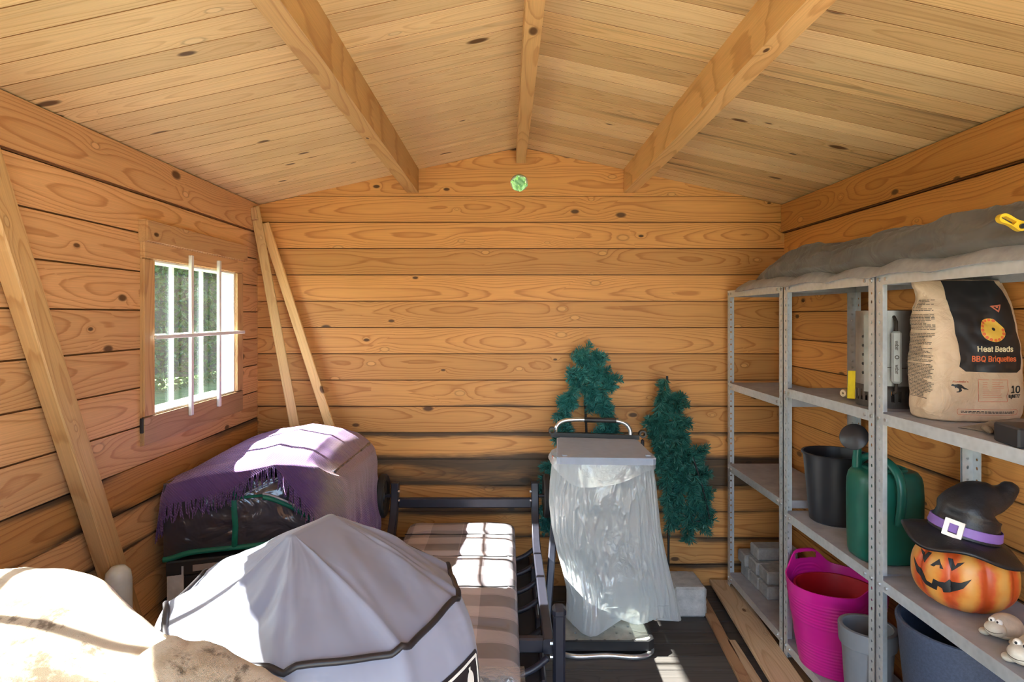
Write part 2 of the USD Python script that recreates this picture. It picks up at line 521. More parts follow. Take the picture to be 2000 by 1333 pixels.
wood('plank_wood', (0.52, 0.37, 0.23), (0.38, 0.24, 0.13), knots=0.6, rings=9.0, stain=0.15, stain_col=(0.16, 0.09, 0.05), rough=0.7)
wood('plank_wood_brown', (0.36, 0.21, 0.11), (0.24, 0.12, 0.06), knots=0.4, rings=9.0, stain=0.2, rough=0.7)
wood('floor_wood', (0.072, 0.066, 0.062), (0.042, 0.038, 0.036), knots=0.2, rings=7.0, rough=0.62, tone=0.3, stain=0.0, streak=0.5, stain_col=(0.13, 0.12, 0.105))
plain('white_paint', (0.80, 0.79, 0.75), 0.4, var=0.04)
plain('black_rubber', (0.02, 0.02, 0.022), 0.6)

# ---------------------------------------------------------------- the shed
XL, XR, YB, YF = -1.331, 1.481, 3.279, -0.20
ZE, XC, ZR = 2.036, 0.075, 2.345            # eaves, ridge
PITCH = 0.1404


def roof_z(x):
    return ZR - (ZR - ZE) * abs(x - XC) / (XR - XC)


FL = thing('floor', kind='structure')
y = YF
k = 0
while y < YB + 0.03:
    y2 = y + 0.1
    board(FL, 'floor_board', rect(-1.47, -(y2 - y) / 2, 1.47, (y2 - y) / 2), 0.025, ((XL + XR) / 2, (y + y2) / 2, 0), (1, 0, 0), (0, 1, 0), 'floor_wood', c=0.0025)
    y = y2

# back wall, with the gable and the round vent
WB = thing('wall_back', kind='structure')
gable = sg.Polygon([(XL - 0.04, -0.02), (XR + 0.04, -0.02), (XR + 0.04, ZE), (XR, ZE), (XC, ZR), (XL, ZE), (XL - 0.04, ZE)])
joints = [-0.02] + [2.082 - PITCH * i for i in range(14, -3, -1)]
VENT = (0.066, 2.153)
for i, (z0, z1) in enumerate(zip(joints[:-1], joints[1:])):
    g = gable.intersection(rect(XL - 0.04, z0, XR + 0.04, z1))
    if g.is_empty or g.area < 1e-4:
        continue
    x0, _, x1, _ = g.bounds
    cx, cz = 0.075, (z0 + z1) / 2
    if z0 < VENT[1] < z1:
        g = g.difference(sg.Point(VENT).buffer(0.047, 20))
    g = sa.translate(g, -cx, -cz)
    zc = cz
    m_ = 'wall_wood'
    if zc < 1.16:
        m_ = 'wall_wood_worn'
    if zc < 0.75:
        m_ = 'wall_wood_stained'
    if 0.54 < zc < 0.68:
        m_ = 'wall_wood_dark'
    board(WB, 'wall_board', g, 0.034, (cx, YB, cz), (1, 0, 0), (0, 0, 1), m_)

# side walls; the left one has two windows
SJ = [0.0] + [1.884 - 0.1404 * i for i in range(13, -1, -1)]
WIN = [(2.285, 3.01), (0.655, 1.38)]          # along y
WZ = (1.06, 1.665)
for side in ('left', 'right'):
    W = thing(f'wall_{side}', kind='structure')
    for i, (z0, z1) in enumerate(zip(SJ[:-1], SJ[1:])):
        g = rect(YF, z0, YB + 0.034, z1)
        if side == 'left':
            for a, b in WIN:
                g = g.difference(rect(a, WZ[0], b, WZ[1]))
        zc = (z0 + z1) / 2
        for gg in getattr(g, 'geoms', [g]):
            cy = (YF + YB) / 2
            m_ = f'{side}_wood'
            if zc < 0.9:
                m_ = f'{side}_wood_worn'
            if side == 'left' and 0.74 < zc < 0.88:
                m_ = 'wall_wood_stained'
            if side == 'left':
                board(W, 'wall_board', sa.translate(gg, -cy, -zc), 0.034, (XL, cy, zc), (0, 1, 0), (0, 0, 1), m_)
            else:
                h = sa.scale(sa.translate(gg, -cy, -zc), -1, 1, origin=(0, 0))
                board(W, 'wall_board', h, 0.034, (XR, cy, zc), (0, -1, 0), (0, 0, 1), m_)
    # the thick top log under the eaves stands a little proud
    cy, L = (YF + YB) / 2, YB - YF
    if side == 'left':
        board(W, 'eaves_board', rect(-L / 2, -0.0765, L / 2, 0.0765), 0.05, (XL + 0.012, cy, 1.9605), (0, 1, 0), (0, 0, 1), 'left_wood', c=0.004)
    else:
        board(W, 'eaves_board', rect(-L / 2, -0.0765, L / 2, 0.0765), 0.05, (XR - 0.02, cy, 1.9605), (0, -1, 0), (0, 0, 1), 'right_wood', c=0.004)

# front wall behind the camera, with the wide doorway the photographer stands in
WF = thing('wall_front', kind='structure')
DW = (-0.25, 1.30, 1.98)
front = sg.Polygon([(XL, 0), (XR, 0), (XR, ZE), (XC, ZR), (XL, ZE)]).difference(rect(DW[0], -1, DW[1], DW[2]))
for g in getattr(front, 'geoms', [front]):
    for z0, z1 in zip(np.arange(0, 2.4, 0.3), np.arange(0.3, 2.7, 0.3)):
        h = g.intersection(rect(-3, z0, 3, z1))
        for hh in getattr(h, 'geoms', [h]):
            if hh.area > 1e-4:
                board(WF, 'wall_board', sa.scale(sa.translate(hh, -0.075, -(z0 + z1) / 2), -1, 1, origin=(0, 0)), 0.034, (0.075, YF, (z0 + z1) / 2), (-1, 0, 0), (0, 0, 1), 'wall_wood')

# ceiling boards run from the eaves to the ridge
CE = thing('ceiling', kind='structure')
for s in (-1, 1):
    xe = XL if s < 0 else XR
    a, b = np.array([xe + s * 0.03, 0, roof_z(xe) - (ZR - ZE) / (XR - XC) * 0.03]), np.array([XC, 0, ZR])
    L = np.linalg.norm(b - a)
    ux = (b - a) / L * (1 if s < 0 else 1)
    y, k = YF - 0.1, 0
    while y < YB + 0.02:
        wdt = 0.1
        mid = (a + b) / 2 + np.array([0, y + wdt / 2, 0])
        m_ = 'ceiling_wood' if (s < 0 or (k * 7) % 5 in (0, 3)) else 'ceiling_wood_grey'
        # the front of the board must look down: ux x uy = down
        uy = np.array([0, -1.0, 0]) if s < 0 else np.array([0, 1.0, 0])
        board(CE, 'ceiling_board', rect(-L / 2, -wdt / 2, L / 2, wdt / 2), 0.019, mid, ux, uy, m_, c=0.0024)
        y += wdt
        k += 1


def purlin(x0, x1, zb, name):
    cx, L = (x0 + x1) / 2, YB - YF
    q = sg.Polygon([(x0, zb), (x1, zb), (x1, roof_z(x1) + 0.004), (x0, roof_z(x0) + 0.004)] if not x0 < XC < x1 else [(x0, zb), (x1, zb), (x1, roof_z(x1) + 0.004), (XC, ZR + 0.004), (x0, roof_z(x0) + 0.004)])
    q = sa.translate(q, -cx, -zb)
    m = plank(q, L, 0.003)
    # plank's x, y are world x, z; depth runs along y. Local x must run along the grain (y).
    v = m.vertices
    m2 = trimesh.Trimesh(np.c_[v[:, 2] + L / 2, v[:, 0], v[:, 1]], m.faces, process=False)
    board(CE, name, None, 0, (cx, (YF + YB) / 2, zb), (0, 1, 0), (-1, 0, 0), 'beam_wood', mesh=trimesh.Trimesh(np.c_[m2.vertices[:, 0], -m2.vertices[:, 1], m2.vertices[:, 2]], m2.faces, process=False))


purlin(-0.532, -0.470, 2.098, 'roof_beam')
purlin(0.049, 0.099, 2.254, 'roof_beam')
purlin(0.622, 0.684, 2.098, 'roof_beam')

# ---------------------------------------------------------------- windows
usdkit.material(stage, '/World/Looks/window_glass', {
    'tc': ('texture_coordinate', {}), 'n': ('noise_texture', {'scale': 420.0, 'detail': 2.0}), 'n2': ('noise_texture', {'scale': 7.0, 'detail': 4.0}),
    'm': ('math', {'math_type': 'multiply_add', 'value2': 0.35}),
    'mr': ('map_range', {'range_type': 'smoothstep', 'from_min': 0.86, 'from_max': 1.0, 'to_min': 0.003, 'to_max': 0.16, 'clamp': True}),
    't': ('transparent_bsdf', {'color': (0.96, 0.98, 0.97)}), 'g': ('glossy_bsdf', {'roughness': 0.02, 'color': (1, 1, 1)}), 'x': ('mix_closure', {'fac': 0.06}),
    'd': ('translucent_bsdf', {'color': (0.8, 0.82, 0.8)}), 'y': ('mix_closure', {})},
    [('tc.object', 'n.vector'), ('tc.object', 'n2.vector'), ('n2.fac', 'm.value1'), ('n.fac', 'm.value3'), ('m.value', 'mr.value'), ('t.BSDF', 'x.closure1'), ('g.BSDF', 'x.closure2'),
     ('mr.result', 'y.fac'), ('x.closure', 'y.closure1'), ('d.BSDF', 'y.closure2')], surface='y.closure')
for wi, (ya, yb) in enumerate(WIN):
    W = thing(f'window_{wi + 1}', kind='structure')
    z0, z1 = WZ
    S = 0.056
    # casing on the inside face of the wall
    for y0_, y1_ in ((ya - S, ya + 0.012), (yb - 0.012, yb + S)):
        board(W, 'casing', rect(-(z1 - z0 - 0.026) / 2, -(y1_ - y0_) / 2, (z1 - z0 - 0.026) / 2, (y1_ - y0_) / 2), 0.016, (XL + 0.016, (y0_ + y1_) / 2, (z0 + z1) / 2), (0, 0, 1), (0, -1, 0), 'frame_wood')
    W_, Lw = 0.085, yb - ya + 2 * S
    board(W, 'casing', rect(-Lw / 2, -W_ / 2, Lw / 2, W_ / 2), 0.016, (XL + 0.0165, (ya + yb) / 2, z1 - 0.012 + W_ / 2), (0, 1, 0), (0, 0, 1), 'frame_wood')
    board(W, 'head_board', rect(-Lw / 2 - 0.01, -0.04, Lw / 2 + 0.01, 0.04), 0.034, (XL + 0.034, (ya + yb) / 2, z1 + 0.088), (0, 1, 0), (0, 0, 1), 'frame_wood')
    board(W, 'sill_board', rect(-Lw / 2, -0.052, Lw / 2, 0.052), 0.016, (XL + 0.0152, (ya + yb) / 2, z0 + 0.012 - 0.052), (0, 1, 0), (0, 0, 1), 'sill_wood')
    put(W, 'black_bracket', cbox((XL, ya - S - 0.004, z0 - 0.045), (XL + 0.012, ya - S + 0.010, z0 + 0.01)), 'black_rubber')
    # sash in the thickness of the wall
    xo, xi = XL - 0.075, XL + 0.002
    put(W, 'jamb', cbox((xo, ya, z0), (xi, ya + 0.02, z1)), 'white_paint')
    put(W, 'jamb', cbox((xo, yb - 0.02, z0), (xi, yb, z1)), 'white_paint')
    put(W, 'head', cbox((xo, ya + 0.02, z1 - 0.02), (xi, yb - 0.02, z1)), 'white_paint')
    put(W, 'sill', cbox((xo - 0.03, ya + 0.02, z0), (xi, yb - 0.02, z0 + 0.018)), 'white_paint')
    put(W, 'pane', trimesh.creation.box(bounds=((XL - 0.026, ya + 0.02, z0 + 0.018), (XL - 0.022, yb - 0.02, z1 - 0.02))), 'window_glass')
    for t in (0.36, 0.70):
        ym = ya + (yb - ya) * t
        put(W, 'glazing_bar', cbox((XL + 0.016, ym - 0.010, z0 - 0.03), (XL + 0.030, ym + 0.010, z1 + 0.028)), 'white_paint')
        put(W, 'glazing_bar', cbox((XL - 0.066, ym - 0.009, z0 + 0.018), (XL - 0.052, ym + 0.009, z1 - 0.02)), 'white_paint')
    zm = (z0 + z1) / 2
    put(W, 'glazing_bar', cbox((XL + 0.030, ya - 0.022, zm - 0.0075), (XL + 0.040, yb + 0.022, zm + 0.0075)), 'white_paint')

# scalloped plastic ring of the vent
pr = [sg.Point(VENT).buffer(0.049, 24)]
hole = sg.Point(VENT).buffer(0.039, 24)
for a in (100, 48, 165, -10, 225, 280):
    hole = hole.union(sg.Point(VENT[0] + 0.038 * math.cos(math.radians(a)), VENT[1] + 0.038 * math.sin(math.radians(a))).buffer(0.009, 8))
m = trimesh.creation.extrude_polygon(pr[0].difference(hole), 0.004, engine='earcut')
v = m.vertices
plain('vent_green', (0.62, 0.68, 0.52), 0.4)
put(WB, 'vent_ring', trimesh.Trimesh(np.c_[v[:, 0], YB + 0.03 - v[:, 2], v[:, 1]], m.faces[:, ::-1], process=False), 'vent_green')

# ---------------------------------------------------------------- the garden outside
usdkit.material(stage, '/World/Looks/lawn', {
    'g': ('geometry', {}), 'n': ('noise_texture', {'scale': 5.0, 'detail': 6.0, 'roughness': 0.7}), 'r': ('rgb_ramp', {'ramp': [(0.3, (0.045, 0.10, 0.015)), (0.7, (0.12, 0.21, 0.035))]}),
    'n2': ('noise_texture', {'scale': 60.0, 'detail': 3.0}), 'b': ('bump', {'strength': 0.9, 'distance': 0.03}), 'p': ('principled_bsdf', {'roughness': 0.8})},
    [('g.position', 'n.vector'), ('n.fac', 'r.fac'), ('r.color', 'p.base_color'), ('g.position', 'n2.vector'), ('n2.fac', 'b.height'), ('b.normal', 'p.normal')], surface='p.BSDF')
gx, gy = np.meshgrid(np.linspace(-45, 45, 80), np.linspace(-45, 45, 80), indexing='ij')
put(None, 'lawn', surface(np.stack([gx, gy, -0.12 + 0.05 * (meshkit.noise(np.stack([gx, gy, gx * 0], -1) * 0.4) - 0.5)], -1)), 'lawn', smooth=True, kind='structure')
for nm, c1, c2 in (('hedge_leaf', (0.06, 0.12, 0.02), (0.30, 0.36, 0.05)), ('tree_leaf', (0.30, 0.42, 0.14), (0.62, 0.68, 0.42))):
    usdkit.material(stage, f'/World/Looks/{nm}', {
        'g': ('geometry', {}), 'r': ('rgb_ramp', {'ramp': [(0.0, c1), (1.0, c2)]}), 'd': ('principled_bsdf', {'roughness': 0.45}), 't': ('translucent_bsdf', {}), 'm': ('mix_closure', {'fac': 0.4})},
        [('g.random_per_island', 'r.fac'), ('r.color', 'd.base_color'), ('r.color', 't.color'), ('d.BSDF', 'm.closure1'), ('t.BSDF', 'm.closure2')], surface='m.closure')


def leaves(pts, size, seed, bias=0.0):
    r = np.random.default_rng(seed)
    n = len(pts)
    a = r.normal(size=(n, 3))
    a /= np.linalg.norm(a, axis=1, keepdims=True)
    b = np.cross(a, r.normal(size=(n, 3)))
    b /= np.linalg.norm(b, axis=1, keepdims=True)
    c = np.cross(a, b)
    s = size * r.uniform(0.6, 1.3, (n, 1))
    v = np.stack([pts - a * s, pts + b * s * 0.42 + c * s * 0.1, pts + a * s, pts - b * s * 0.42 + c * s * 0.1], 1).reshape(-1, 3)
    i = np.arange(n)[:, None] * 4
    return trimesh.Trimesh(v, np.vstack([i + [0, 1, 2], i + [0, 2, 3]]), process=False)


def hedge(name, label, lo, hi, n, size, leaf, seed):
    r = np.random.default_rng(seed)
    lo, hi = np.array(lo, float), np.array(hi, float)
    t = thing(name, label, 'hedge')
    core = trimesh.creation.box(bounds=(lo + 0.25, hi - 0.25))
    core = core.subdivide().subdivide().subdivide().subdivide()
    put(t, 'branches', wobble(core, 0.2, 1.2, seed), 'hedge_core' if leaf == 'hedge_leaf' else 'pale_core')
    p = lo + (hi - lo) * r.uniform(size=(n, 3))
    d = np.minimum(p - lo, hi - p)
    near = d.argmin(1)
    m = np.arange(n)
    side = (p - lo)[m, near] > (hi - p)[m, near]
    depth = r.exponential(0.12, n)
    p[m, near] = np.where(side, hi[near] - depth, lo[near] + depth)
    p += 0.25 * (np.stack([meshkit.noise(p * 1.3, k) for k in range(3)], 1) - 0.5)
    put(t, 'foliage', leaves(p, size, seed), leaf, kind='stuff')


plain('pale_core', (0.09, 0.15, 0.04), 0.9, var=0.5, scale=8.0)
plain('hedge_core', (0.018, 0.022, 0.010), 0.9)
hedge('garden_hedge', 'tall dark green hedge seen through the white-barred window', (-7.9, 6.5, -0.12), (-6.8, 21.0, 3.4), 26000, 0.075, 'hedge_leaf', 3)
hedge('light_green_hedge', 'pale green foliage seen through the round hole high in the back wall', (-1.6, 6.4, -0.12), (2.2, 7.6, 3.9), 16000, 0.045, 'tree_leaf', 4)

plain('bounce_concrete', (0.62, 0.56, 0.47), 0.85, var=0.15, scale=4.0, bump=0.4, bscale=90.0)
PT = thing('added_patio', kind='structure')  # added paving, out of view, to bounce warm sunlight onto the ceiling
for i in range(9):
    for j in range(6):
        put(PT, 'bounce_slab', cbox((-3.6 + 0.8 * i, -0.3 - 0.8 * (j + 1), -0.12), (-3.6 + 0.8 * i + 0.79, -0.3 - 0.8 * j - 0.01, -0.03), 0.006), 'bounce_concrete')

# ---------------------------------------------------------------- timbers leaning on the walls
stick(None, 'leaning_timber', (-1.288, 2.255, 0.004), (-1.288, 1.465, 1.935), 0.075, 0.052, 'rough_wood', up=(1, 0, 0), label='thick rough-sawn timber leaning across the left wall near the camera', cat='timber', c=0.004)
a, b = P(575, 830, 3.14), P(497, 404, 3.21)
d = (a - b) / (a - b)[2]
foot = b - d * (b[2] - 0.0)
foot[2] = 0.004
bl = thing('leaning_batten', 'left one of two slim battens in the corner by the window, notched at its top', 'batten')
stick(bl, 'batten', foot, b, 0.047, 0.024, 'lath_wood', up=(0.35, -1, 0))
ux = (b - foot) / np.linalg.norm(b - foot)
stick(bl, 'notch_block', b - ux * 0.075 + np.array([0.0, -0.026, 0]), b - ux * 0.012 + np.array([0.0, -0.026, 0]), 0.030, 0.026, 'frame_wood', up=(0.35, -1, 0))
a, b = P(641, 822, 3.20), P(517, 437, 3.245)
d = (a - b) / (a - b)[2]
foot = b - d * b[2]
foot[2] = 0.004
stick(None, 'leaning_batten', foot, b, 0.047, 0.022, 'lath_wood', up=(0.1, -1, 0), label='right one of two slim battens in the corner, sloping most across the back wall', cat='batten')

# ---------------------------------------------------------------- planks lying on the floor by the shelves
stick(None, 'floor_plank', (1.135, 3.255, 0.035), (1.050, 2.0, 0.035), 0.125, 0.02, 'plank_wood', label='wide pale plank on the floor along the front of the shelves', cat='plank')
stick(None, 'floor_plank', (1.165, 3.22, 0.012), (1.105, 2.0, 0.012), 0.12, 0.022, 'plank_wood_brown', label='brown board under the wide pale plank, showing on its shelf side', cat='plank')
stick(None, 'floor_plank', (0.985, 3.10, 0.010), (0.895, 1.9, 0.010), 0.048, 0.018, 'plank_wood_brown', label='narrow brown strip of wood on the dark floor, leftmost of the planks', cat='plank')
stick(None, 'floor_plank', (0.985, 2.70, 0.010), (0.960, 1.95, 0.010), 0.040, 0.018, 'plank_wood', label='short split board on the floor between the narrow strip and the wide plank', cat='plank')

# ---------------------------------------------------------------- steel shelves
usdkit.material(stage, '/World/Looks/zinc', {
    'tc': ('texture_coordinate', {}), 'v': ('voronoi_texture', {'scale': 55.0}), 'n': ('noise_texture', {'scale': 9.0, 'detail': 4.0}), 'r': ('rgb_ramp', {'ramp': [(0.2, (0.50, 0.54, 0.57)), (0.8, (0.68, 0.72, 0.75))]}),
    'mm': ('mix_float', {'fac': 0.35}), 'p': ('principled_bsdf', {'metallic': 0.45, 'roughness': 0.36})},
    [('tc.object', 'v.vector'), ('tc.object', 'n.vector'), ('n.fac', 'mm.a'), ('v.distance', 'mm.b'), ('mm.result', 'r.fac'), ('r.color', 'p.base_color')], surface='p.BSDF')
plain('shelf_board', (0.36, 0.36, 0.39), 0.75, var=0.2, scale=14.0, bump=0.3)
plain('bolt_steel', (0.55, 0.55, 0.55), 0.35, metal=0.9)
XSF, XSB = 1.150, 1.452                        # front and back of the shelves
YS = [3.205, 2.556, 1.917, 1.285]


def punched(w, h, z0, pitch=0.0645):
    q = sg.box(0, 0, w, h)
    holes = []
    z, k = 0.03, 0
    while z < h - 0.02:
        holes.append(sa.scale(sg.Point(w * 0.52, z).buffer(0.0042, 2), 1.0, 1.35 if k % 2 else 1.0))
        z += pitch * (0.42 if k % 2 else 0.58)
        k += 1
    from shapely.ops import unary_union
    return trimesh.creation.extrude_polygon(q.difference(unary_union(holes)), 0.0016, engine='earcut')


def angle_post(x, y, sx, sy, h, w=0.034):
    """A punched steel angle with its corner at x, y; its legs run towards +sx and +sy."""
    a = punched(w, h, 0)
    v = a.vertices
    leg1 = trimesh.Trimesh(np.c_[x + sx * v[:, 0], y + sy * v[:, 2], v[:, 1]], a.faces, process=False)
    leg2 = trimesh.Trimesh(np.c_[x + sx * v[:, 2], y + sy * v[:, 0], v[:, 1]], a.faces, process=False)
    for m in (leg1, leg2):
        m.fix_normals()
    return cat_(leg1, leg2)


def shelf_tray(y0, y1, z, lip=0.033):
    """A steel shelf turned down at its edges, the top at z."""
    t = 0.0016
    x0, x1 = XSF + 0.002, XSB - 0.002
    parts = [cbox((x0, y0, z - t), (x1, y1, z), 0.0006)]
    for lo, hi in (((x0, y0, z - lip), (x0 + t, y1, z)), ((x1 - t, y0, z - lip), (x1, y1, z)), ((x0, y0, z - lip), (x1, y0 + t, z)), ((x0, y1 - t, z - lip), (x1, y1, z)),
                   ((x0, y0, z - lip), (x0 + 0.012, y1, z - lip + t))):
        parts.append(cbox(lo, hi, 0.0005))
    return cat_(*parts)


def shelf_unit(label, y1, y0, levels, h):
    t = thing('shelving_unit', label, 'shelving unit', group=None)
    g = 0.003
    for sx, sy in ((0, 0), (0, 1), (1, 0), (1, 1)):
        x, y = (XSF, XSB)[sx], (y0 + g, y1 - g)[sy]
        put(t, 'post', angle_post(x, y, 1 - 2 * sx, 1 - 2 * sy, h), 'zinc')
    for z in levels:
        sh = put(t, 'shelf', shelf_tray(y0 + g + 0.002, y1 - g - 0.002, z), 'shelf_board')
        # the bright folded front edge
        put(sh, 'front_edge', cbox((XSF - 0.0005, y0 + 0.036, z - 0.034), (XSF + 0.0018, y1 - 0.036, z + 0.0006), 0.0005), 'zinc')
        bolts = []
        for yy in (y0 + 0.02, y1 - 0.02, y0 + 0.055, y1 - 0.055):
            b = trimesh.creation.cylinder(0.0055, 0.006, sections=8)
            b.apply_transform(trimesh.transformations.rotation_matrix(math.pi / 2, [0, 1, 0]))
            b.apply_translation((XSF - 0.002, yy, z - 0.017))
            put(sh, 'bolt', b, 'bolt_steel')
    return t


shelf_unit('galvanised shelving unit in the back right corner with grey pavers on its bottom', YS[0], YS[1], (0.105, 0.672, 1.095, 1.572), 1.5725)
shelf_unit('middle galvanised shelving unit holding the black bucket and pink tub', YS[1], YS[2], (0.100, 0.633, 1.143, 1.572), 1.5725)
shelf_unit('galvanised shelving unit nearest the camera holding the briquette bag and pumpkin', YS[2], YS[3], (0.100, 0.632, 1.143, 1.572), 1.5725)

# ---------------------------------------------------------------- concrete
plain('concrete', (0.30, 0.30, 0.30), 0.9, var=0.2, scale=40.0, bump=0.6, bscale=260.0)
plain('pale_concrete', (0.46, 0.45, 0.43), 0.9, var=0.25, scale=25.0, bump=0.8, bscale=180.0)


def block(lo, hi, seed, amp=0.0016, c=0.006):
    m = cbox(lo, hi, c).subdivide().subdivide().subdivide()
    return wobble(m, amp, 60.0, seed)


pv = {}
lay = [(1.222, 2.882, 0), (1.218, 2.986, 0), (1.214, 3.090, 0), (1.232, 2.905, 1), (1.222, 3.010, 1), (1.206, 3.112, 1), (1.241, 3.038, 2)]
where = ['bottom layer of the stack, at its near end', 'bottom layer of the stack, in its middle', 'bottom layer of the stack, at its far end', 'second layer of the stack, at its near end', 'second layer of the stack, under the topmost one',
         'second layer of the stack, at its far end', 'alone on top of the stack']
for i, ((x, y, l), w) in enumerate(zip(lay, where)):
    put(None, 'paving_block', block((x, y, 0.1055 + l * 0.0615), (x + 0.2, y + 0.1, 0.1055 + l * 0.0615 + 0.061), 40 + i, 0.0006), 'concrete', smooth=40, label=f'grey concrete paver on the bottom shelf, {w}', cat='paver')
put(None, 'concrete_block', block((0.80, 2.93, 0.0), (0.955, 3.13, 0.145), 61, 0.003, 0.012), 'pale_concrete', smooth=40, label='whitish concrete block on the floor right of the hanging plastic bag', cat='block')
put(None, 'concrete_block', block((0.315, 2.98, 0.0), (0.50, 3.12, 0.14), 62, 0.003, 0.012), 'concrete', smooth=40, label='grey concrete block on the floor left of the plastic bag, mostly hidden', cat='block')

# ---------------------------------------------------------------- things on the shelves
plain('black_plastic', (0.018, 0.019, 0.024), 0.38, var=0.2, scale=12.0)
plain('green_plastic', (0.008, 0.105, 0.075), 0.36, var=0.2, scale=9.0)
plain('pink_plastic', (0.62, 0.012, 0.28), 0.34, var=0.08, scale=9.0)
plain('red_plastic', (0.50, 0.012, 0.018), 0.4, var=0.1)
plain('grey_plastic', (0.20, 0.215, 0.24), 0.5, var=0.08)
plain('slate_plastic', (0.055, 0.075, 0.125), 0.62, var=0.25, scale=160.0, bump=0.35, bscale=500.0)


def bucket(r0, r1, z0, z1, t=0.003, rim=0.006, steps=14, ribs=()):
    """A tapering pail: outside up, over a rolled rim, down inside."""
    zz = np.linspace(z0, z1, steps)
    rr = r0 + (r1 - r0) * (zz - z0) / (z1 - z0)
    prof = [(0.0005, z0), (r0 - 0.006, z0), (r0, z0 + 0.005)]
    prof += [(r, z) for r, z in zip(rr[1:-1], zz[1:-1])]
    prof += [(r1, z1 - rim * 1.6), (r1 + rim * 0.8, z1 - rim * 1.5), (r1 + rim, z1 - rim * 0.5), (r1 + rim * 0.6, z1), (r1 - t, z1 - 0.001)]
    prof += [(r - t, z) for r, z in zip(rr[::-1][1:-1], zz[::-1][1:-1])] + [(r0 - t, z0 + 0.006), (0.0005, z0 + 0.006)]
    return prof


put(None, 'bucket', lathe(bucket(0.092, 0.116, 0.6345, 0.905), 64, (1.295, 2.425, 0)), 'black_plastic', smooth=35, label='black plastic bucket on the middle shelf beside the green watering can', cat='bucket')

# watering can
WC = thing('watering_can', 'green plastic watering can with black rose behind the shelf post', 'watering can')


def superell(cx, cy, a, b, n, k=72):
    t = np.arange(k) * 2 * np.pi / k
    c, s = np.cos(t), np.sin(t)
    return np.stack([cx + a * np.sign(c) * np.abs(c) ** (2 / n), cy + b * np.sign(s) * np.abs(s) ** (2 / n)], 1)


rows = []
for z, s in ((0.6340, 0.0), (0.6340, 0.86), (0.640, 0.93), (0.655, 0.97), (0.70, 0.985), (0.85, 1.0), (0.89, 0.985), (0.912, 0.94), (0.926, 0.85), (0.930, 0.72), (0.930, 0.60), (0.936, 0.585), (0.938, 0.55), (0.930, 0.53), (0.915, 0.53), (0.86, 0.62), (0.70, 0.9)):
    q = superell(1.265, 2.06, 0.108 * max(s, 0.001), 0.088 * max(s, 0.001), 3.0)
    rows.append(np.c_[q, np.full(len(q), z)])
put(WC, 'body', surface(np.array(rows), close_v=True), 'green_plastic', smooth=40)
put(WC, 'handle', tube(spline([(1.200, 2.115, 0.925), (1.212, 2.085, 0.962), (1.232, 2.01, 0.972), (1.247, 1.958, 0.935), (1.250, 1.944, 0.86), (1.250, 1.958, 0.775)], 30), 0.0155, 10, flat=0.75), 'green_plastic', smooth=60)
put(WC, 'spout', tube(spline([(1.215, 2.11, 0.72), (1.200, 2.105, 0.80), (1.192, 2.095, 0.90), (1.190, 2.085, 1.005)], 20), np.linspace(0.022, 0.0125, 20), 14), 'green_plastic', smooth=60)
rose = lathe([(0.0005, -0.03), (0.014, -0.03), (0.016, -0.005), (0.028, 0.020), (0.043, 0.034), (0.045, 0.038), (0.043, 0.041), (0.020, 0.049), (0.0005, 0.051)], 36)
R = trimesh.geometry.align_vectors([0, 0, 1], np.array([-0.62, -0.60, 0.38]) / np.linalg.norm([-0.62, -0.60, 0.38]))
rose.apply_transform(R)
rose.apply_translation((1.186, 2.08, 1.022))
put(WC, 'rose', rose, 'black_plastic', smooth=40, label='black plastic sprinkler rose')

# pink trug with a red bucket in it
TB = thing('tub_trug', 'bright pink flexible tub with two raised handles on the bottom shelf', 'tub')
cx, cy = 1.268, 2.365
rows = []
nth = 240
th = np.arange(nth) * 2 * np.pi / nth


def trug_rim(t):
    """The rim dips and rises into a grip at the back and at the front."""
    g = lambda a, w: np.exp(-(np.abs(np.angle(np.exp(1j * (t - a)))) / w) ** 4)
    return 0.425 + 0.052 * g(math.radians(105), 0.48) + 0.040 * g(math.radians(-62), 0.46) + 0.006 * np.cos(2 * (t - 1.8))


zr = trug_rim(th)
for s in np.linspace(0, 1, 104):
    z = 0.1015 + (zr - 0.1015) * s
    rr = 0.126 + (0.176 - 0.126) * s ** 0.9
    ring = 0.0016 * (np.sin(s * 2 * np.pi * 26) > 0.2) * ((s < 0.35) | ((s > 0.58) & (s < 0.86)))
    r = (rr + ring) * (1 + 0.02 * np.cos(2 * th + 0.6))
    rows.append(np.stack([cx + r * np.cos(th), cy + r * np.sin(th), z], 1))
outer = np.array(rows)
inner = outer.copy()
inner[..., 0] = cx + (outer[..., 0] - cx) * 0.972
inner[..., 1] = cy + (outer[..., 1] - cy) * 0.972
inner[0, :, 2] += 0.004
G = np.concatenate([outer, inner[::-1]], 0)
m = surface(G, close_v=True)
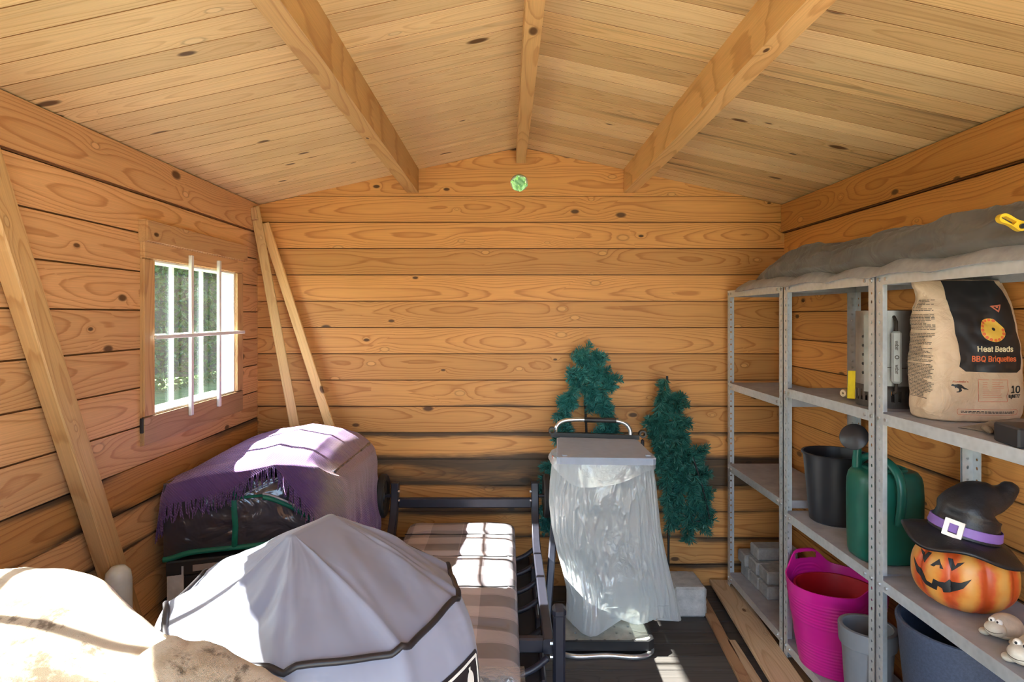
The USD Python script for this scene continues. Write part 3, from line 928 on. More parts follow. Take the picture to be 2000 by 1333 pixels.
# the two grips are cut through the wall
ang = np.arctan2(m.triangles_center[:, 1] - cy, m.triangles_center[:, 0] - cx)
zc = m.triangles_center[:, 2]
cut = np.zeros(len(zc), bool)
for a, h in ((math.radians(105), 0.052), (math.radians(-62), 0.040)):
    da = np.abs(np.angle(np.exp(1j * (ang - a))))
    top = trug_rim(a) + 0 * ang
    cut |= (da < 0.30) & (zc < top - 0.011) & (zc > top - 0.036)
m.update_faces(~cut)
b0 = np.c_[cx + 0.126 * np.cos(th), cy + 0.126 * np.sin(th), np.full(nth, 0.1015)]
bot = trimesh.Trimesh(np.vstack([b0, [[cx, cy, 0.1015]]]), [(nth, (i + 1) % nth, i) for i in range(nth)], process=False)
put(TB, 'body', cat_(m, bot), 'pink_plastic', smooth=50)
for a, r0, z0 in ((105, 0.1755, 0.0), (-62, 0.1745, 0.0)):
    t = np.radians(np.linspace(a - 17, a + 17, 16))
    put(TB, 'grip', tube(np.c_[cx + r0 * np.cos(t), cy + r0 * np.sin(t), trug_rim(t) - 0.004], 0.0058, 8), 'pink_plastic', smooth=60)
put(None, 'bucket', lathe(bucket(0.095, 0.146, 0.107, 0.392, rim=0.005), 64, (1.272, 2.372, 0)), 'red_plastic', smooth=35, label='red bucket nested inside the bright pink tub', cat='bucket')

# two plant pots
pot = [(0.0005, 0.1015), (0.060, 0.1015), (0.062, 0.105), (0.077, 0.355), (0.0775, 0.358), (0.084, 0.360), (0.0855, 0.364), (0.088, 0.414), (0.087, 0.4175), (0.084, 0.419), (0.0745, 0.419), (0.0725, 0.416), (0.0715, 0.36), (0.058, 0.11), (0.0005, 0.11)]
put(None, 'plant_pot', lathe(pot, 56, (1.192, 2.030, 0)), 'grey_plastic', smooth=30, label='small mid-grey plant pot with a thick rim, in front of the pink tub', cat='plant pot')
pot = [(0.0005, 0.1015), (0.115, 0.1015), (0.119, 0.106), (0.160, 0.545), (0.165, 0.566), (0.164, 0.572), (0.159, 0.574), (0.150, 0.571), (0.146, 0.560), (0.138, 0.50), (0.108, 0.115), (0.0005, 0.115)]
put(None, 'plant_pot', lathe(pot, 72, (1.283, 1.725, 0)), 'slate_plastic', smooth=35, label='large speckled slate-blue plant pot under the shelf with the pumpkin', cat='plant pot')

# ---------------------------------------------------------------- bag of briquettes
usdkit.material(stage, '/World/Looks/kraft_paper', {
    'tc': ('texture_coordinate', {}), 'n': ('noise_texture', {'scale': 6.0, 'detail': 5.0}), 'r': ('rgb_ramp', {'ramp': [(0.3, (0.50, 0.35, 0.225)), (0.7, (0.66, 0.49, 0.34))]}),
    'n2': ('noise_texture', {'scale': 16.0, 'detail': 4.0, 'distortion': 0.8}), 'b': ('bump', {'strength': 0.7, 'distance': 0.012}), 'p': ('principled_bsdf', {'roughness': 0.62})},
    [('tc.object', 'n.vector'), ('n.fac', 'r.fac'), ('r.color', 'p.base_color'), ('tc.object', 'n2.vector'), ('n2.fac', 'b.height'), ('b.normal', 'p.normal')], surface='p.BSDF')
plain('print_black', (0.012, 0.012, 0.014), 0.5, bump=0.5, bscale=18.0)
plain('print_faded', (0.10, 0.08, 0.06), 0.6)
plain('print_cream', (0.72, 0.60, 0.36), 0.5)
plain('print_orange', (0.66, 0.13, 0.035), 0.5)
plain('print_yellow', (0.70, 0.42, 0.06), 0.5)
plain('print_red', (0.55, 0.16, 0.09), 0.6)
BG = thing('briquette_bag', 'tan paper sack of barbecue briquettes with a black printed panel', 'charcoal bag')
bx, by, bz0, bz1 = 1.338, 1.800, 1.1445, 1.548


def bag_ab(z):
    s = np.clip((z - bz0) / (bz1 - bz0), 0, 1)
    e = s * s * (3 - 2 * s)
    a = 0.134 * (1 - 0.10 * np.clip(s - 0.45, 0, 1)) * (1 - 0.10 * np.exp(-s * 26))
    b = 0.082 * (1 - 0.12 * np.exp(-s * 22)) * (1 - 0.62 * np.clip((s - 0.45) / 0.55, 0, 1) ** 1.5)
    return a, b, 4.2 - 1.6 * s


def bag_bump(p, z, sd):
    q = np.stack([p * 11, z * 14, p * 0 + sd], -1)
    return 0.014 * (meshkit.fbm(q, 3, sd) - 0.5) * 2 + 0.007 * np.abs(meshkit.noise(np.stack([p * 30, z * 34, p * 0], -1), sd) - 0.5)


def bag_front(x, z):
    a, b, n = bag_ab(z)
    w = np.clip(1 - np.abs(np.clip((x - bx) / a, -1, 1)) ** n, 1e-6, 1) ** (1 / n)
    lean = 0.03 * np.clip((z - 1.40) / 0.15, 0, 1) ** 2
    return by + lean - b * w - bag_bump(x, z, 5) * np.clip(w * 1.6 - 0.5, 0, 1)


def bag_left(y, z):
    a, b, n = bag_ab(z)
    w = np.clip(1 - np.abs(np.clip((y - by) / b, -1, 1)) ** n, 1e-6, 1) ** (1 / n)
    return bx - a * w - bag_bump(y, z, 9) * np.clip(w * 1.6 - 0.5, 0, 1)


rows = []
for z in np.linspace(bz0, bz1, 70):
    a, b, n = bag_ab(np.array(z))
    t = np.arange(220) * 2 * np.pi / 220
    c, s = np.cos(t), np.sin(t)
    x = bx + a * np.sign(c) * np.abs(c) ** (2 / n)
    y = by + b * np.sign(s) * np.abs(s) ** (2 / n)
    lean = 0.03 * np.clip((z - 1.40) / 0.15, 0, 1) ** 2
    zz = np.full_like(x, z)
    yf = bag_front(x, zz)
    wf = np.clip(-(y - by) / b, 0, 1) ** 2
    y2 = (y + lean) * (1 - wf) + yf * wf
    y2 = np.where(y < by - b * 0.55, yf, y2)
    wl = np.clip(-(x - bx) / a, 0, 1) ** 6
    x2 = x * (1 - wl) + bag_left(np.clip(y, by - b, by + b), zz) * wl
    rows.append(np.stack([x2, y2, zz], 1))
rows = [np.repeat([[bx, by, bz0]], 220, 0)] + rows + [np.repeat([[bx, by + 0.03, bz1 + 0.002]], 220, 0)]
put(BG, 'sack', surface(np.array(rows), close_v=True), 'kraft_paper', smooth=True)


def on_front(u, v):
    x, z = bx + u, v
    y = bag_front(x, z)
    e = 1e-3
    dx, dz = (bag_front(x + e, z) - y) / e, (bag_front(x, z + e) - y) / e
    n = np.stack([dx, -np.ones_like(dx), dz], 1)
    n /= np.linalg.norm(n, axis=1, keepdims=True)
    return np.stack([x, y, z], 1) + n * 0.0006, n


def on_left(u, v):
    y, z = by - u, v
    x = bag_left(y, z)
    n = np.tile([-1.0, 0, 0], (len(x), 1))
    return np.stack([x - 0.0012, y, z], 1), n


panel = sg.Polygon([(-0.068, 1.30), (-0.052, 1.286), (0.09, 1.283), (0.104, 1.292), (0.106, 1.40), (0.100, 1.47), (0.085, 1.545), (-0.070, 1.545), (-0.080, 1.49), (-0.075, 1.42), (-0.0705, 1.35)])
put(BG, 'printed_panel', decal(flatpoly(panel, 0.0004), on_front, 0.008), 'print_black', smooth=True)
hi = lambda u, v: (on_front(u, v)[0] + on_front(u, v)[1] * 0.0006, on_front(u, v)[1])
put(BG, 'printed_text', decal(word('Heat Beads', 0.0145, 0.026, 1.350, bold=True, width=0.098), hi, 0.006), 'print_cream')
put(BG, 'printed_text', decal(word('BBQ Briquettes', 0.0150, 0.024, 1.3225, bold=True, width=0.125), hi, 0.006), 'print_orange')
disc = sg.Point(0.028, 1.402).buffer(0.033, 20).difference(sg.Polygon([(0.035, 1.44), (0.07, 1.44), (0.07, 1.395)]))
put(BG, 'printed_emblem', decal(flatpoly(disc, 0.0003), hi, 0.006), 'print_yellow')
beads = [sg.Point(0.028 + 0.0285 * math.cos(a), 1.402 + 0.0285 * math.sin(a)).buffer(0.0042, 6) for a in np.arange(16) * 2 * np.pi / 16]
hi2 = lambda u, v: (on_front(u, v)[0] + on_front(u, v)[1] * 0.0011, on_front(u, v)[1])
put(BG, 'printed_emblem', decal(flatpoly(shapely.unary_union([b for b in beads if disc.buffer(-0.003).contains(b.centroid)]), 0.0003), hi2, 0.006), 'print_orange')
put(BG, 'printed_emblem', decal(flatpoly(sg.Point(0.030, 1.404).buffer(0.0045, 8), 0.0003), hi2, 0.006), 'print_black')
tri = sg.Polygon([(0.034, 1.470), (0.066, 1.474), (0.055, 1.452)])
put(BG, 'printed_emblem', decal(flatpoly(tri.difference(tri.buffer(-0.0035)).union(sg.Point(0.0525, 1.467).buffer(0.003)), 0.0003), hi2, 0.006), 'print_red')
roo = sg.Polygon([(-0.087, 1.246), (-0.083, 1.251), (-0.079, 1.249), (-0.070, 1.251), (-0.062, 1.249), (-0.054, 1.241), (-0.046, 1.237), (-0.044, 1.235), (-0.055, 1.236), (-0.063, 1.240), (-0.062, 1.232), (-0.068, 1.228), (-0.076, 1.227), (-0.076, 1.2295), (-0.070, 1.231), (-0.069, 1.237), (-0.075, 1.241), (-0.079, 1.239), (-0.078, 1.243), (-0.083, 1.245)])
put(BG, 'printed_kangaroo', decal(flatpoly(roo, 0.0004), on_front, 0.006), 'print_black')
put(BG, 'printed_text', decal(word("Australia's", 0.0055, -0.064, 1.258, width=0.040), on_front, 0.006), 'print_red')
fr = sg.box(-0.017, 1.205, 0.054, 1.262).buffer(0.003)
lines = [fr.difference(fr.buffer(-0.0011))]
r2 = random.Random(3)
for k, z in enumerate(np.arange(1.214, 1.258, 0.0052)):
    lines.append(sg.box(-0.009, z, 0.046 - 0.015 * r2.random(), z + 0.0011))
put(BG, 'printed_table', decal(flatpoly(shapely.unary_union(lines), 0.0003), on_front, 0.01), 'print_red')
put(BG, 'printed_text', decal(word('10', 0.0195, 0.080, 1.2375, bold=True, width=0.026), on_front, 0.006), 'print_black')
put(BG, 'printed_text', decal(word('kgNETT', 0.0095, 0.079, 1.218, bold=True, width=0.034), on_front, 0.006), 'print_black')
ov = sg.box(-0.07, 1.170, 0.085, 1.176).buffer(0.005)
put(BG, 'printed_text', decal(flatpoly(ov.difference(ov.buffer(-0.0009)), 0.0003), on_front, 0.01), 'print_red')
bars = []
for z in (1.1702, 1.1737):
    x = -0.065
    while x < 0.075:
        w = r2.uniform(0.003, 0.010)
        bars.append(sg.box(x, z, x + w, z + 0.0018))
        x += w + 0.0018
put(BG, 'printed_text', decal(flatpoly(shapely.unary_union(bars), 0.0003), on_front, 0.01), 'print_black')
bars = []
z = 1.487
while z > 1.205:
    if r2.random() < 0.87:
        x = -0.055 + 0.004 * r2.random()
        bl_ = float(bag_ab(np.array(z))[1]) * 0.74
        x = max(x, -bl_)
        while x < min(bl_, 0.050) - 0.03 * (r2.random() < 0.12):
            w = r2.uniform(0.004, 0.013)
            bars.append(sg.box(x, z, min(x + w, bl_), z + 0.0019))
            x += w + 0.0017
    z -= 0.0042
put(BG, 'small_print', decal(flatpoly(shapely.unary_union(bars), 0.0002), on_left, 0.012), 'print_faded', label='lines of tiny faded print down the side of the sack')
# the folded mouth of the sack
put(BG, 'folded_top', wobble(hull([(1.215, 1.79, 1.50), (1.295, 1.79, 1.505), (1.30, 1.835, 1.557), (1.222, 1.84, 1.556), (1.23, 1.81, 1.553), (1.29, 1.80, 1.55)]).subdivide().subdivide(), 0.004, 40, 2), 'kraft_paper', smooth=True)

# ---------------------------------------------------------------- chimney starter
plain('scorched_steel', (0.24, 0.225, 0.21), 0.45, metal=0.6, var=0.35, scale=7.0)
plain('burnt_steel', (0.075, 0.06, 0.05), 0.6, metal=0.5, var=0.4, scale=18.0)
plain('grey_nylon', (0.42, 0.43, 0.41), 0.45)
CS = thing('charcoal_starter', 'metal charcoal chimney starter with a long grey handle behind the shelf post', 'charcoal starter')
ccx, ccy = 1.275, 2.055
cz = 1.1445


def arc_plate(r, a0, a1, z0, z1, t=0.002, n=40, slots=()):
    u = sg.box(math.radians(a0) * r, z0, math.radians(a1) * r, z1)
    for s in slots:
        u = u.difference(s)
    m = trimesh.creation.extrude_polygon(u, t, engine='earcut')
    v, f = trimesh.remesh.subdivide_to_size(m.vertices, m.faces, 0.012, max_iter=8)
    th = v[:, 0] / r
    rr = r + v[:, 2] - t
    m = trimesh.Trimesh(np.c_[ccx + rr * np.cos(th), ccy + rr * np.sin(th), v[:, 1]], f, process=False)
    m.fix_normals()
    return m


RC = 0.095
slots = [sg.box(math.radians(a) * RC - 0.0045, cz + 0.02, math.radians(a) * RC + 0.0045, cz + 0.055) for a in np.arange(-174, 180, 12.0)]
put(CS, 'base_ring', arc_plate(RC, -180, 180, cz, cz + 0.072, slots=slots), 'burnt_steel', smooth=30)
holes = [sg.Point(math.radians(-170) * RC, z).buffer(0.005, 4) for z in np.linspace(cz + 0.11, cz + 0.23, 5)]
put(CS, 'drum', arc_plate(RC, -180, 180, cz + 0.072, cz + 0.315, slots=holes), 'scorched_steel', smooth=30)
inner = arc_plate(RC - 0.004, -180, 180, cz + 0.075, cz + 0.31)
put(CS, 'drum_lining', inner, 'burnt_steel', smooth=30)
put(CS, 'heat_shield', cat_(arc_plate(RC + 0.012, -160, -142, cz + 0.05, cz + 0.30), arc_plate(RC + 0.011, -161.5, -159, cz + 0.05, cz + 0.30, t=0.010)), 'scorched_steel', smooth=30)
ha = math.radians(-112)
rad = np.array([math.cos(ha), math.sin(ha), 0])
tan = np.array([-math.sin(ha), math.cos(ha), 0])
hc = np.array([ccx, ccy, 0]) + rad * (RC + 0.034)
hb = cbox((-0.014, -0.0105, cz + 0.085), (0.014, 0.0105, cz + 0.25), 0.006)
hm = np.eye(4)
hm[:3, 0], hm[:3, 1], hm[:3, 3] = tan, -rad, [hc[0], hc[1], 0]
hnd = put(CS, 'handle', hb.copy().apply_transform(hm), 'grey_nylon', smooth=30)
for txt, z in (('weber', cz + 0.205), ('weber', cz + 0.13)):
    w = word(txt, 0.010, 0, 0, bold=True, width=0.030, h=0.0008)
    v = w.vertices
    w2 = trimesh.Trimesh(np.c_[v[:, 1], -0.0105 - v[:, 2], z - v[:, 0]], w.faces, process=False)
    put(hnd, 'embossed_word', w2.apply_transform(hm), 'print_faded')
dot = trimesh.creation.torus(0.005, 0.0013, major_sections=16, minor_sections=6)
dot.apply_transform(trimesh.transformations.rotation_matrix(math.pi / 2, [1, 0, 0]))
dot.apply_translation((0, -0.0105, cz + 0.168))
put(hnd, 'embossed_ring', dot.apply_transform(hm), 'print_faded')
top, low = np.array([ccx, ccy, 0]) + rad * (RC - 0.001), None
put(CS, 'bracket', tube([top + [0, 0, cz + 0.295], hc + [0, 0, cz + 0.28], hc + [0, 0, cz + 0.245]], 0.005, 8), 'burnt_steel', smooth=60)
put(CS, 'bracket', tube([top + [0, 0, cz + 0.05], hc + [0, 0, cz + 0.06], hc + [0, 0, cz + 0.09]], 0.005, 8), 'burnt_steel', smooth=60)
put(CS, 'wire_bail', tube([hc + tan * -0.03 + [0, 0, cz + 0.135], hc + tan * 0.02 + [0, 0, cz + 0.133], hc + tan * 0.09 + rad * -0.015 + [0, 0, cz + 0.130]], 0.0014, 6), 'burnt_steel')

plain('yellow_card', (0.78, 0.62, 0.02), 0.5)
plain('pale_turned_wood', (0.62, 0.48, 0.30), 0.6)
yt = thing('yellow_tag', 'bright yellow folded tag standing against the charcoal starter', 'tag')
a, b = P(1655, 779, 2.17), P(1669, 780, 2.13)
put(yt, 'face', solid(np.array([[a + [0, 0, 0.001], a + [0.002, 0, 0.048], a + [0.006, 0.004, 0.098]], [b + [0, -0.003, 0.001], b + [0.002, -0.001, 0.048], b + [0.006, 0.002, 0.098]]]), 0.002), 'yellow_card')
put(yt, 'torn_strip', solid(np.array([[b + [0.001, -0.004, 0.004], b + [0.0, -0.006, 0.035]], [b + [0.009, 0.0, 0.002], b + [0.008, 0.0, 0.022]]]), 0.0015), 'white_paint', label='torn white paper edge')
sp = lathe([(0.004, -0.022), (0.012, -0.022), (0.0155, -0.016), (0.0155, -0.004), (0.012, 0.002), (0.010, 0.010), (0.013, 0.016), (0.013, 0.022), (0.004, 0.022), (0.004, -0.022)], 28)
sp.apply_transform(trimesh.transformations.rotation_matrix(math.radians(90), [0, 1, 0]))
sp.apply_transform(trimesh.transformations.rotation_matrix(math.radians(25), [0, 0, 1]))
sp.apply_translation((1.248, 2.255, 1.1435 + 0.0158))
put(None, 'wooden_knob', sp, 'pale_turned_wood', smooth=40, label='small pale turned wooden knob lying on the shelf by the yellow tag', cat='knob')

# cloth and black case in front of the sack
plain('grey_suede', (0.20, 0.155, 0.115), 0.9, var=0.3, scale=40.0, bump=0.4)
m = hull([(1.205, 1.640, 1.144), (1.40, 1.645, 1.144), (1.39, 1.555, 1.144), (1.235, 1.575, 1.144), (1.215, 1.63, 1.150), (1.30, 1.61, 1.172), (1.38, 1.60, 1.176), (1.39, 1.57, 1.166)]).subdivide().subdivide().subdivide()
m = wobble(m, 0.004, 30, 8)
m.vertices[:, 2] = np.maximum(m.vertices[:, 2], 1.1436)
gl = thing('work_glove', 'grey-brown crumpled leather glove in front of the tan paper sack', 'glove')
put(gl, 'palm', m, 'grey_suede', smooth=True)
for i, (x, L) in enumerate(((1.222, 0.05), (1.234, 0.06), (1.249, 0.055), (1.265, 0.045))):
    put(gl, 'finger', wobble(tube(spline([(x + 0.012, 1.585, 1.153), (x, 1.565, 1.156), (x - 0.012, 1.585 - L, 1.152)], 10), np.r_[np.full(8, 0.0085), 0.007, 0.004], 10), 0.0008, 60, i), 'grey_suede', smooth=True)
BX = thing('black_case', 'flat black case with a white end label at the shelf edge', 'case')
a0 = (1.165, 1.395, 1.1436)
m = cbox((-0.012, -0.05, 0), (0.10, 0.05, 0.046), 0.004)
m.apply_transform(trimesh.transformations.rotation_matrix(math.radians(-12), [0, 0, 1]))
m.apply_translation((1.170, 1.425, 1.1436))
put(BX, 'shell', m, 'black_plastic')
m = cbox((0.030, -0.0512, 0.008), (0.092, -0.0495, 0.038), 0.0005)
m.apply_transform(trimesh.transformations.rotation_matrix(math.radians(-12), [0, 0, 1]))
m.apply_translation((1.170, 1.425, 1.1436))
put(BX, 'end_label', m, 'white_paint', label='white end label')

# ---------------------------------------------------------------- pumpkin in a witch's hat
px_, py_, pz_ = 1.272, 1.712, 0.6335
PK = thing('pumpkin_ornament', 'orange grinning pumpkin ornament wearing a black witch hat', 'pumpkin ornament', loc=(px_, py_, pz_))
N_RIB = 9
usdkit.material(stage, '/World/Looks/pumpkin_paint', {
    'tc': ('texture_coordinate', {}), 's': ('separate_xyz', {}), 'at': ('math', {'math_type': 'arctan2'}), 'mu': ('math', {'math_type': 'multiply', 'value2': float(N_RIB)}), 'co': ('math', {'math_type': 'cosine'}),
    'n': ('noise_texture', {'scale': 26.0, 'detail': 5.0}), 'ad': ('math', {'math_type': 'multiply_add', 'value2': 0.42}), 'n2': ('math', {'math_type': 'multiply_add', 'value2': 1.3, 'value3': -0.25}),
    'r': ('rgb_ramp', {'ramp': [(0.0, (0.50, 0.07, 0.012)), (0.22, (0.62, 0.11, 0.03)), (0.42, (0.62, 0.20, 0.035)), (0.72, (0.68, 0.30, 0.06)), (1.0, (0.66, 0.34, 0.09))]}),
    'b': ('bump', {'strength': 0.3, 'distance': 0.002}), 'p': ('principled_bsdf', {'roughness': 0.36})},
    [('tc.object', 's.vector'), ('s.y', 'at.value1'), ('s.x', 'at.value2'), ('at.value', 'mu.value1'), ('mu.value', 'co.value1'), ('tc.object', 'n.vector'), ('n.fac', 'n2.value1'), ('co.value', 'ad.value1'), ('n2.value', 'ad.value3'),
     ('ad.value', 'r.fac'), ('r.color', 'p.base_color'), ('n.fac', 'b.height'), ('b.normal', 'p.normal')], surface='p.BSDF')


def pk_r(t, z):
    s = np.clip(z / 0.205, 0, 1)
    base = 0.121 * np.clip(1 - np.abs(2 * s - 0.96) ** 2.6, 0, 1) ** 0.5
    groove = 1 - 0.055 * (1 - np.abs(np.sin(N_RIB * t / 2 + math.pi / 2 * 0)) ** 0.55)
    return base * groove * (1 + 0.03 * np.cos(2 * t))


# ribs: groove where cos is -1 in the paint
def pk_rr(t, z):
    return pk_r(t + math.pi / N_RIB, z)


tt = np.arange(200) * 2 * np.pi / 200
V = []
for z in 0.205 * (0.5 - 0.5 * np.cos(np.linspace(0.02, np.pi - 0.02, 60))):
    r = np.maximum(pk_rr(tt, np.full_like(tt, z)), 0.001)
    V.append(np.stack([r * np.cos(tt), r * np.sin(tt), np.full_like(tt, z)], 1))
put(PK, 'pumpkin', surface(np.array(V), close_v=True), 'pumpkin_paint', smooth=True, local=True)
FACE = math.radians(204)


def on_pk(u, v):
    t = FACE + u / 0.118
    r = pk_rr(t, v) + 0.0008
    n = np.stack([np.cos(t), np.sin(t), 0 * t], 1)
    return np.stack([r * np.cos(t), r * np.sin(t), v], 1), n


eyeR = [(0.022, 0.158), (0.034, 0.128), (0.064, 0.156), (0.046, 0.150), (0.042, 0.142), (0.034, 0.157)]
for nm, q in (('painted_eye', eyeR), ('painted_eye', [(-x, y) for x, y in eyeR]), ('painted_nose', [(-0.016, 0.128), (0.003, 0.150), (0.016, 0.128), (0.008, 0.128), (0.007, 0.136), (-0.002, 0.133), (-0.006, 0.128)]),
              ('painted_mouth', [(-0.075, 0.128), (-0.060, 0.092), (-0.030, 0.070), (0.0, 0.066), (0.004, 0.080), (0.014, 0.076), (0.016, 0.066), (0.030, 0.070), (0.060, 0.090), (0.078, 0.118), (0.055, 0.104), (0.034, 0.100), (0.030, 0.105), (0.020, 0.094), (0.006, 0.092), (-0.006, 0.095), (-0.010, 0.080), (-0.026, 0.082), (-0.034, 0.096), (-0.042, 0.104), (-0.055, 0.108)])):
    put(PK, nm, decal(flatpoly(sg.Polygon(q).buffer(0), 0.0008), on_pk, 0.006), 'print_black', local=True)
plain('hat_black', (0.013, 0.013, 0.016), 0.42, var=0.4, scale=30.0, bump=0.3)
plain('hat_purple', (0.22, 0.12, 0.42), 0.5)
plain('buckle_silver', (0.70, 0.66, 0.64), 0.35, metal=0.5)
tilt = trimesh.transformations.rotation_matrix(math.radians(12), [0.25, 0.97, 0])
tilt[:3, 3] = (0.0, 0.0, 0.205)
V = []
for s in np.linspace(0, 1, 16):
    r = 0.075 + 0.070 * s
    z = -0.010 * s - 0.020 * s ** 2 + (0.010 * np.sin(3 * tt + 0.6) + 0.006 * np.sin(5 * tt)) * s
    V.append(np.stack([r * np.cos(tt), r * np.sin(tt), z], 1))
for s in np.linspace(1, 0, 16):
    r = 0.075 + 0.070 * s
    z = -0.010 * s - 0.020 * s ** 2 + (0.010 * np.sin(3 * tt + 0.6) + 0.006 * np.sin(5 * tt)) * s - 0.007
    V.append(np.stack([r * np.cos(tt), r * np.sin(tt), z], 1))
hat = put(PK, 'hat', cat_(surface(np.array(V), close_u=True, close_v=True).apply_transform(tilt)), 'hat_black', smooth=True, local=True, label='black witch hat with a bent tip')
path = spline([(0, 0, -0.004), (0.0, 0, 0.022), (0.0, 0.0, 0.048), (0.004, 0.0, 0.075), (0.022, -0.003, 0.100), (0.050, -0.010, 0.114), (0.074, -0.014, 0.136), (0.084, -0.014, 0.168)], 48)
rad_ = np.interp(np.linspace(0, 1, 48), [0, 0.12, 0.25, 0.32, 0.45, 0.62, 0.75, 0.88, 0.95, 0.985, 1], [0.084, 0.080, 0.073, 0.075, 0.062, 0.046, 0.033, 0.024, 0.020, 0.014, 0.003])
cr = wobble(tube(path, rad_, 48), 0.004, 28, 3).apply_transform(tilt)
put(hat, 'crown', cr.apply_translation((px_, py_, pz_)), 'hat_black', smooth=True)
bz = np.array([(0.0855, 0.006), (0.087, 0.008), (0.084, 0.030), (0.082, 0.031), (0.078, 0.018), (0.0855, 0.006)])
put(hat, 'band', lathe(bz, 80).apply_transform(tilt).apply_translation((px_, py_, pz_)), 'hat_purple', smooth=40, label='purple hat band')
bk = flatpoly(sg.box(-0.021, -0.020, 0.021, 0.022).buffer(0.002).difference(sg.box(-0.011, -0.012, 0.011, 0.013)), 0.006)
v = bk.vertices
fa = FACE + math.radians(12)
o = np.array([math.cos(fa), math.sin(fa), 0])
tg = np.array([-math.sin(fa), math.cos(fa), 0])
bv = o * (0.0845 + v[:, 2:3]) + tg * v[:, :1] + np.array([0, 0, 1]) * (v[:, 1:2] + 0.017) + o * (-v[:, 1:2] * 0.12)
put(hat, 'buckle', trimesh.Trimesh(bv, bk.faces, process=False).apply_transform(tilt).apply_translation((px_, py_, pz_)), 'buckle_silver', label='silver square buckle')

# ---------------------------------------------------------------- two little turtles
plain('cream_ceramic', (0.58, 0.54, 0.46), 0.35, var=0.15, scale=50.0, bump=0.15)


def ellip(c, r, sub=3, R=None):
    m = trimesh.creation.icosphere(sub, 1.0)
    m.apply_scale(r)
    if R is not None:
        m.apply_transform(R)
    m.apply_translation(c)
    return m


def turtle(label, loc, rot, sc=1.0):
    t = thing('turtle_figurine', label, 'figurine', loc=loc, rotz=rot)
    e = lambda c, r, s=3: ellip(np.array(c) * sc, np.array(r) * sc, s)
    sh = e((0.02, 0, 0.030), (0.045, 0.036, 0.030))
    sh.vertices[:, 2] = np.maximum(sh.vertices[:, 2], 0.010 * sc)
    put(t, 'shell', sh, 'cream_ceramic', smooth=True, local=True)
    belly = e((0.018, 0, 0.014), (0.040, 0.031, 0.0125))
    belly.vertices[:, 2] = np.maximum(belly.vertices[:, 2], 0.002 * sc)
    put(t, 'belly', belly, 'cream_ceramic', smooth=True, local=True)
    hd = put(t, 'head', cat_(e((-0.036, 0, 0.036), (0.022, 0.024, 0.019)), e((-0.020, 0, 0.026), (0.020, 0.013, 0.013))), 'cream_ceramic', smooth=True, local=True)
    for s in (-1, 1):
        ey = e((-0.034, s * 0.008, 0.0545), (0.008, 0.008, 0.0085), 2)
        ey.apply_transform(t.mat)
        put(hd, 'eye', ey, 'white_paint', smooth=True)
        pu = e((-0.0412, s * 0.007, 0.0565), (0.0022, 0.0025, 0.003), 1)
        put(hd, 'pupil', pu.apply_transform(t.mat), 'print_black', smooth=True)
        for x in (-0.014, 0.045):
            put(t, 'leg', e((x, s * 0.034, 0.0088), (0.014, 0.013, 0.0088), 2), 'cream_ceramic', smooth=True, local=True)
    q = np.linspace(-1.05, 1.05, 14)
    sm = tube(np.c_[-0.036 - 0.0215 * np.cos(q), 0.0235 * np.sin(q), 0.0315 + 0.006 * np.sin(q) ** 2] * sc, 0.0009 * sc, 5)
    put(hd, 'smile', sm.apply_transform(t.mat), 'print_faded')
    return t


turtle('cream ceramic turtle in front of the pumpkin, the rear one half hidden', (1.240, 1.538, 0.6332), 28, 0.95)
turtle('cream ceramic turtle with googly eyes nearest the shelf edge by the right frame', (1.205, 1.408, 0.6332), 22, 1.15)

# ---------------------------------------------------------------- rolled canvas cover on top of the shelves
usdkit.material(stage, '/World/Looks/canvas', {
    'tc': ('texture_coordinate', {}), 'n': ('noise_texture', {'scale': 5.0, 'detail': 4.0}), 'r': ('rgb_ramp', {'ramp': [(0.3, (0.080, 0.066, 0.054)), (0.7, (0.125, 0.105, 0.088))]}), 'n2': ('noise_texture', {'scale': 14.0, 'detail': 3.0, 'distortion': 0.6}),
    'b': ('bump', {'strength': 0.5, 'distance': 0.02}), 'p': ('principled_bsdf', {'roughness': 0.8, 'sheen_weight': 0.2})},
    [('tc.object', 'n.vector'), ('n.fac', 'r.fac'), ('r.color', 'p.base_color'), ('tc.object', 'n2.vector'), ('n2.fac', 'b.height'), ('b.normal', 'p.normal')], surface='p.BSDF')
plain('canvas_lining', (0.34, 0.33, 0.34), 0.7, var=0.2)
RCV = thing('canvas_cover', 'long grey-brown rolled canvas cover lying on top of the shelves', 'cover')
ys = np.linspace(1.18, 3.02, 130)
ph = np.linspace(0, 2 * np.pi, 64, endpoint=False)
V = []
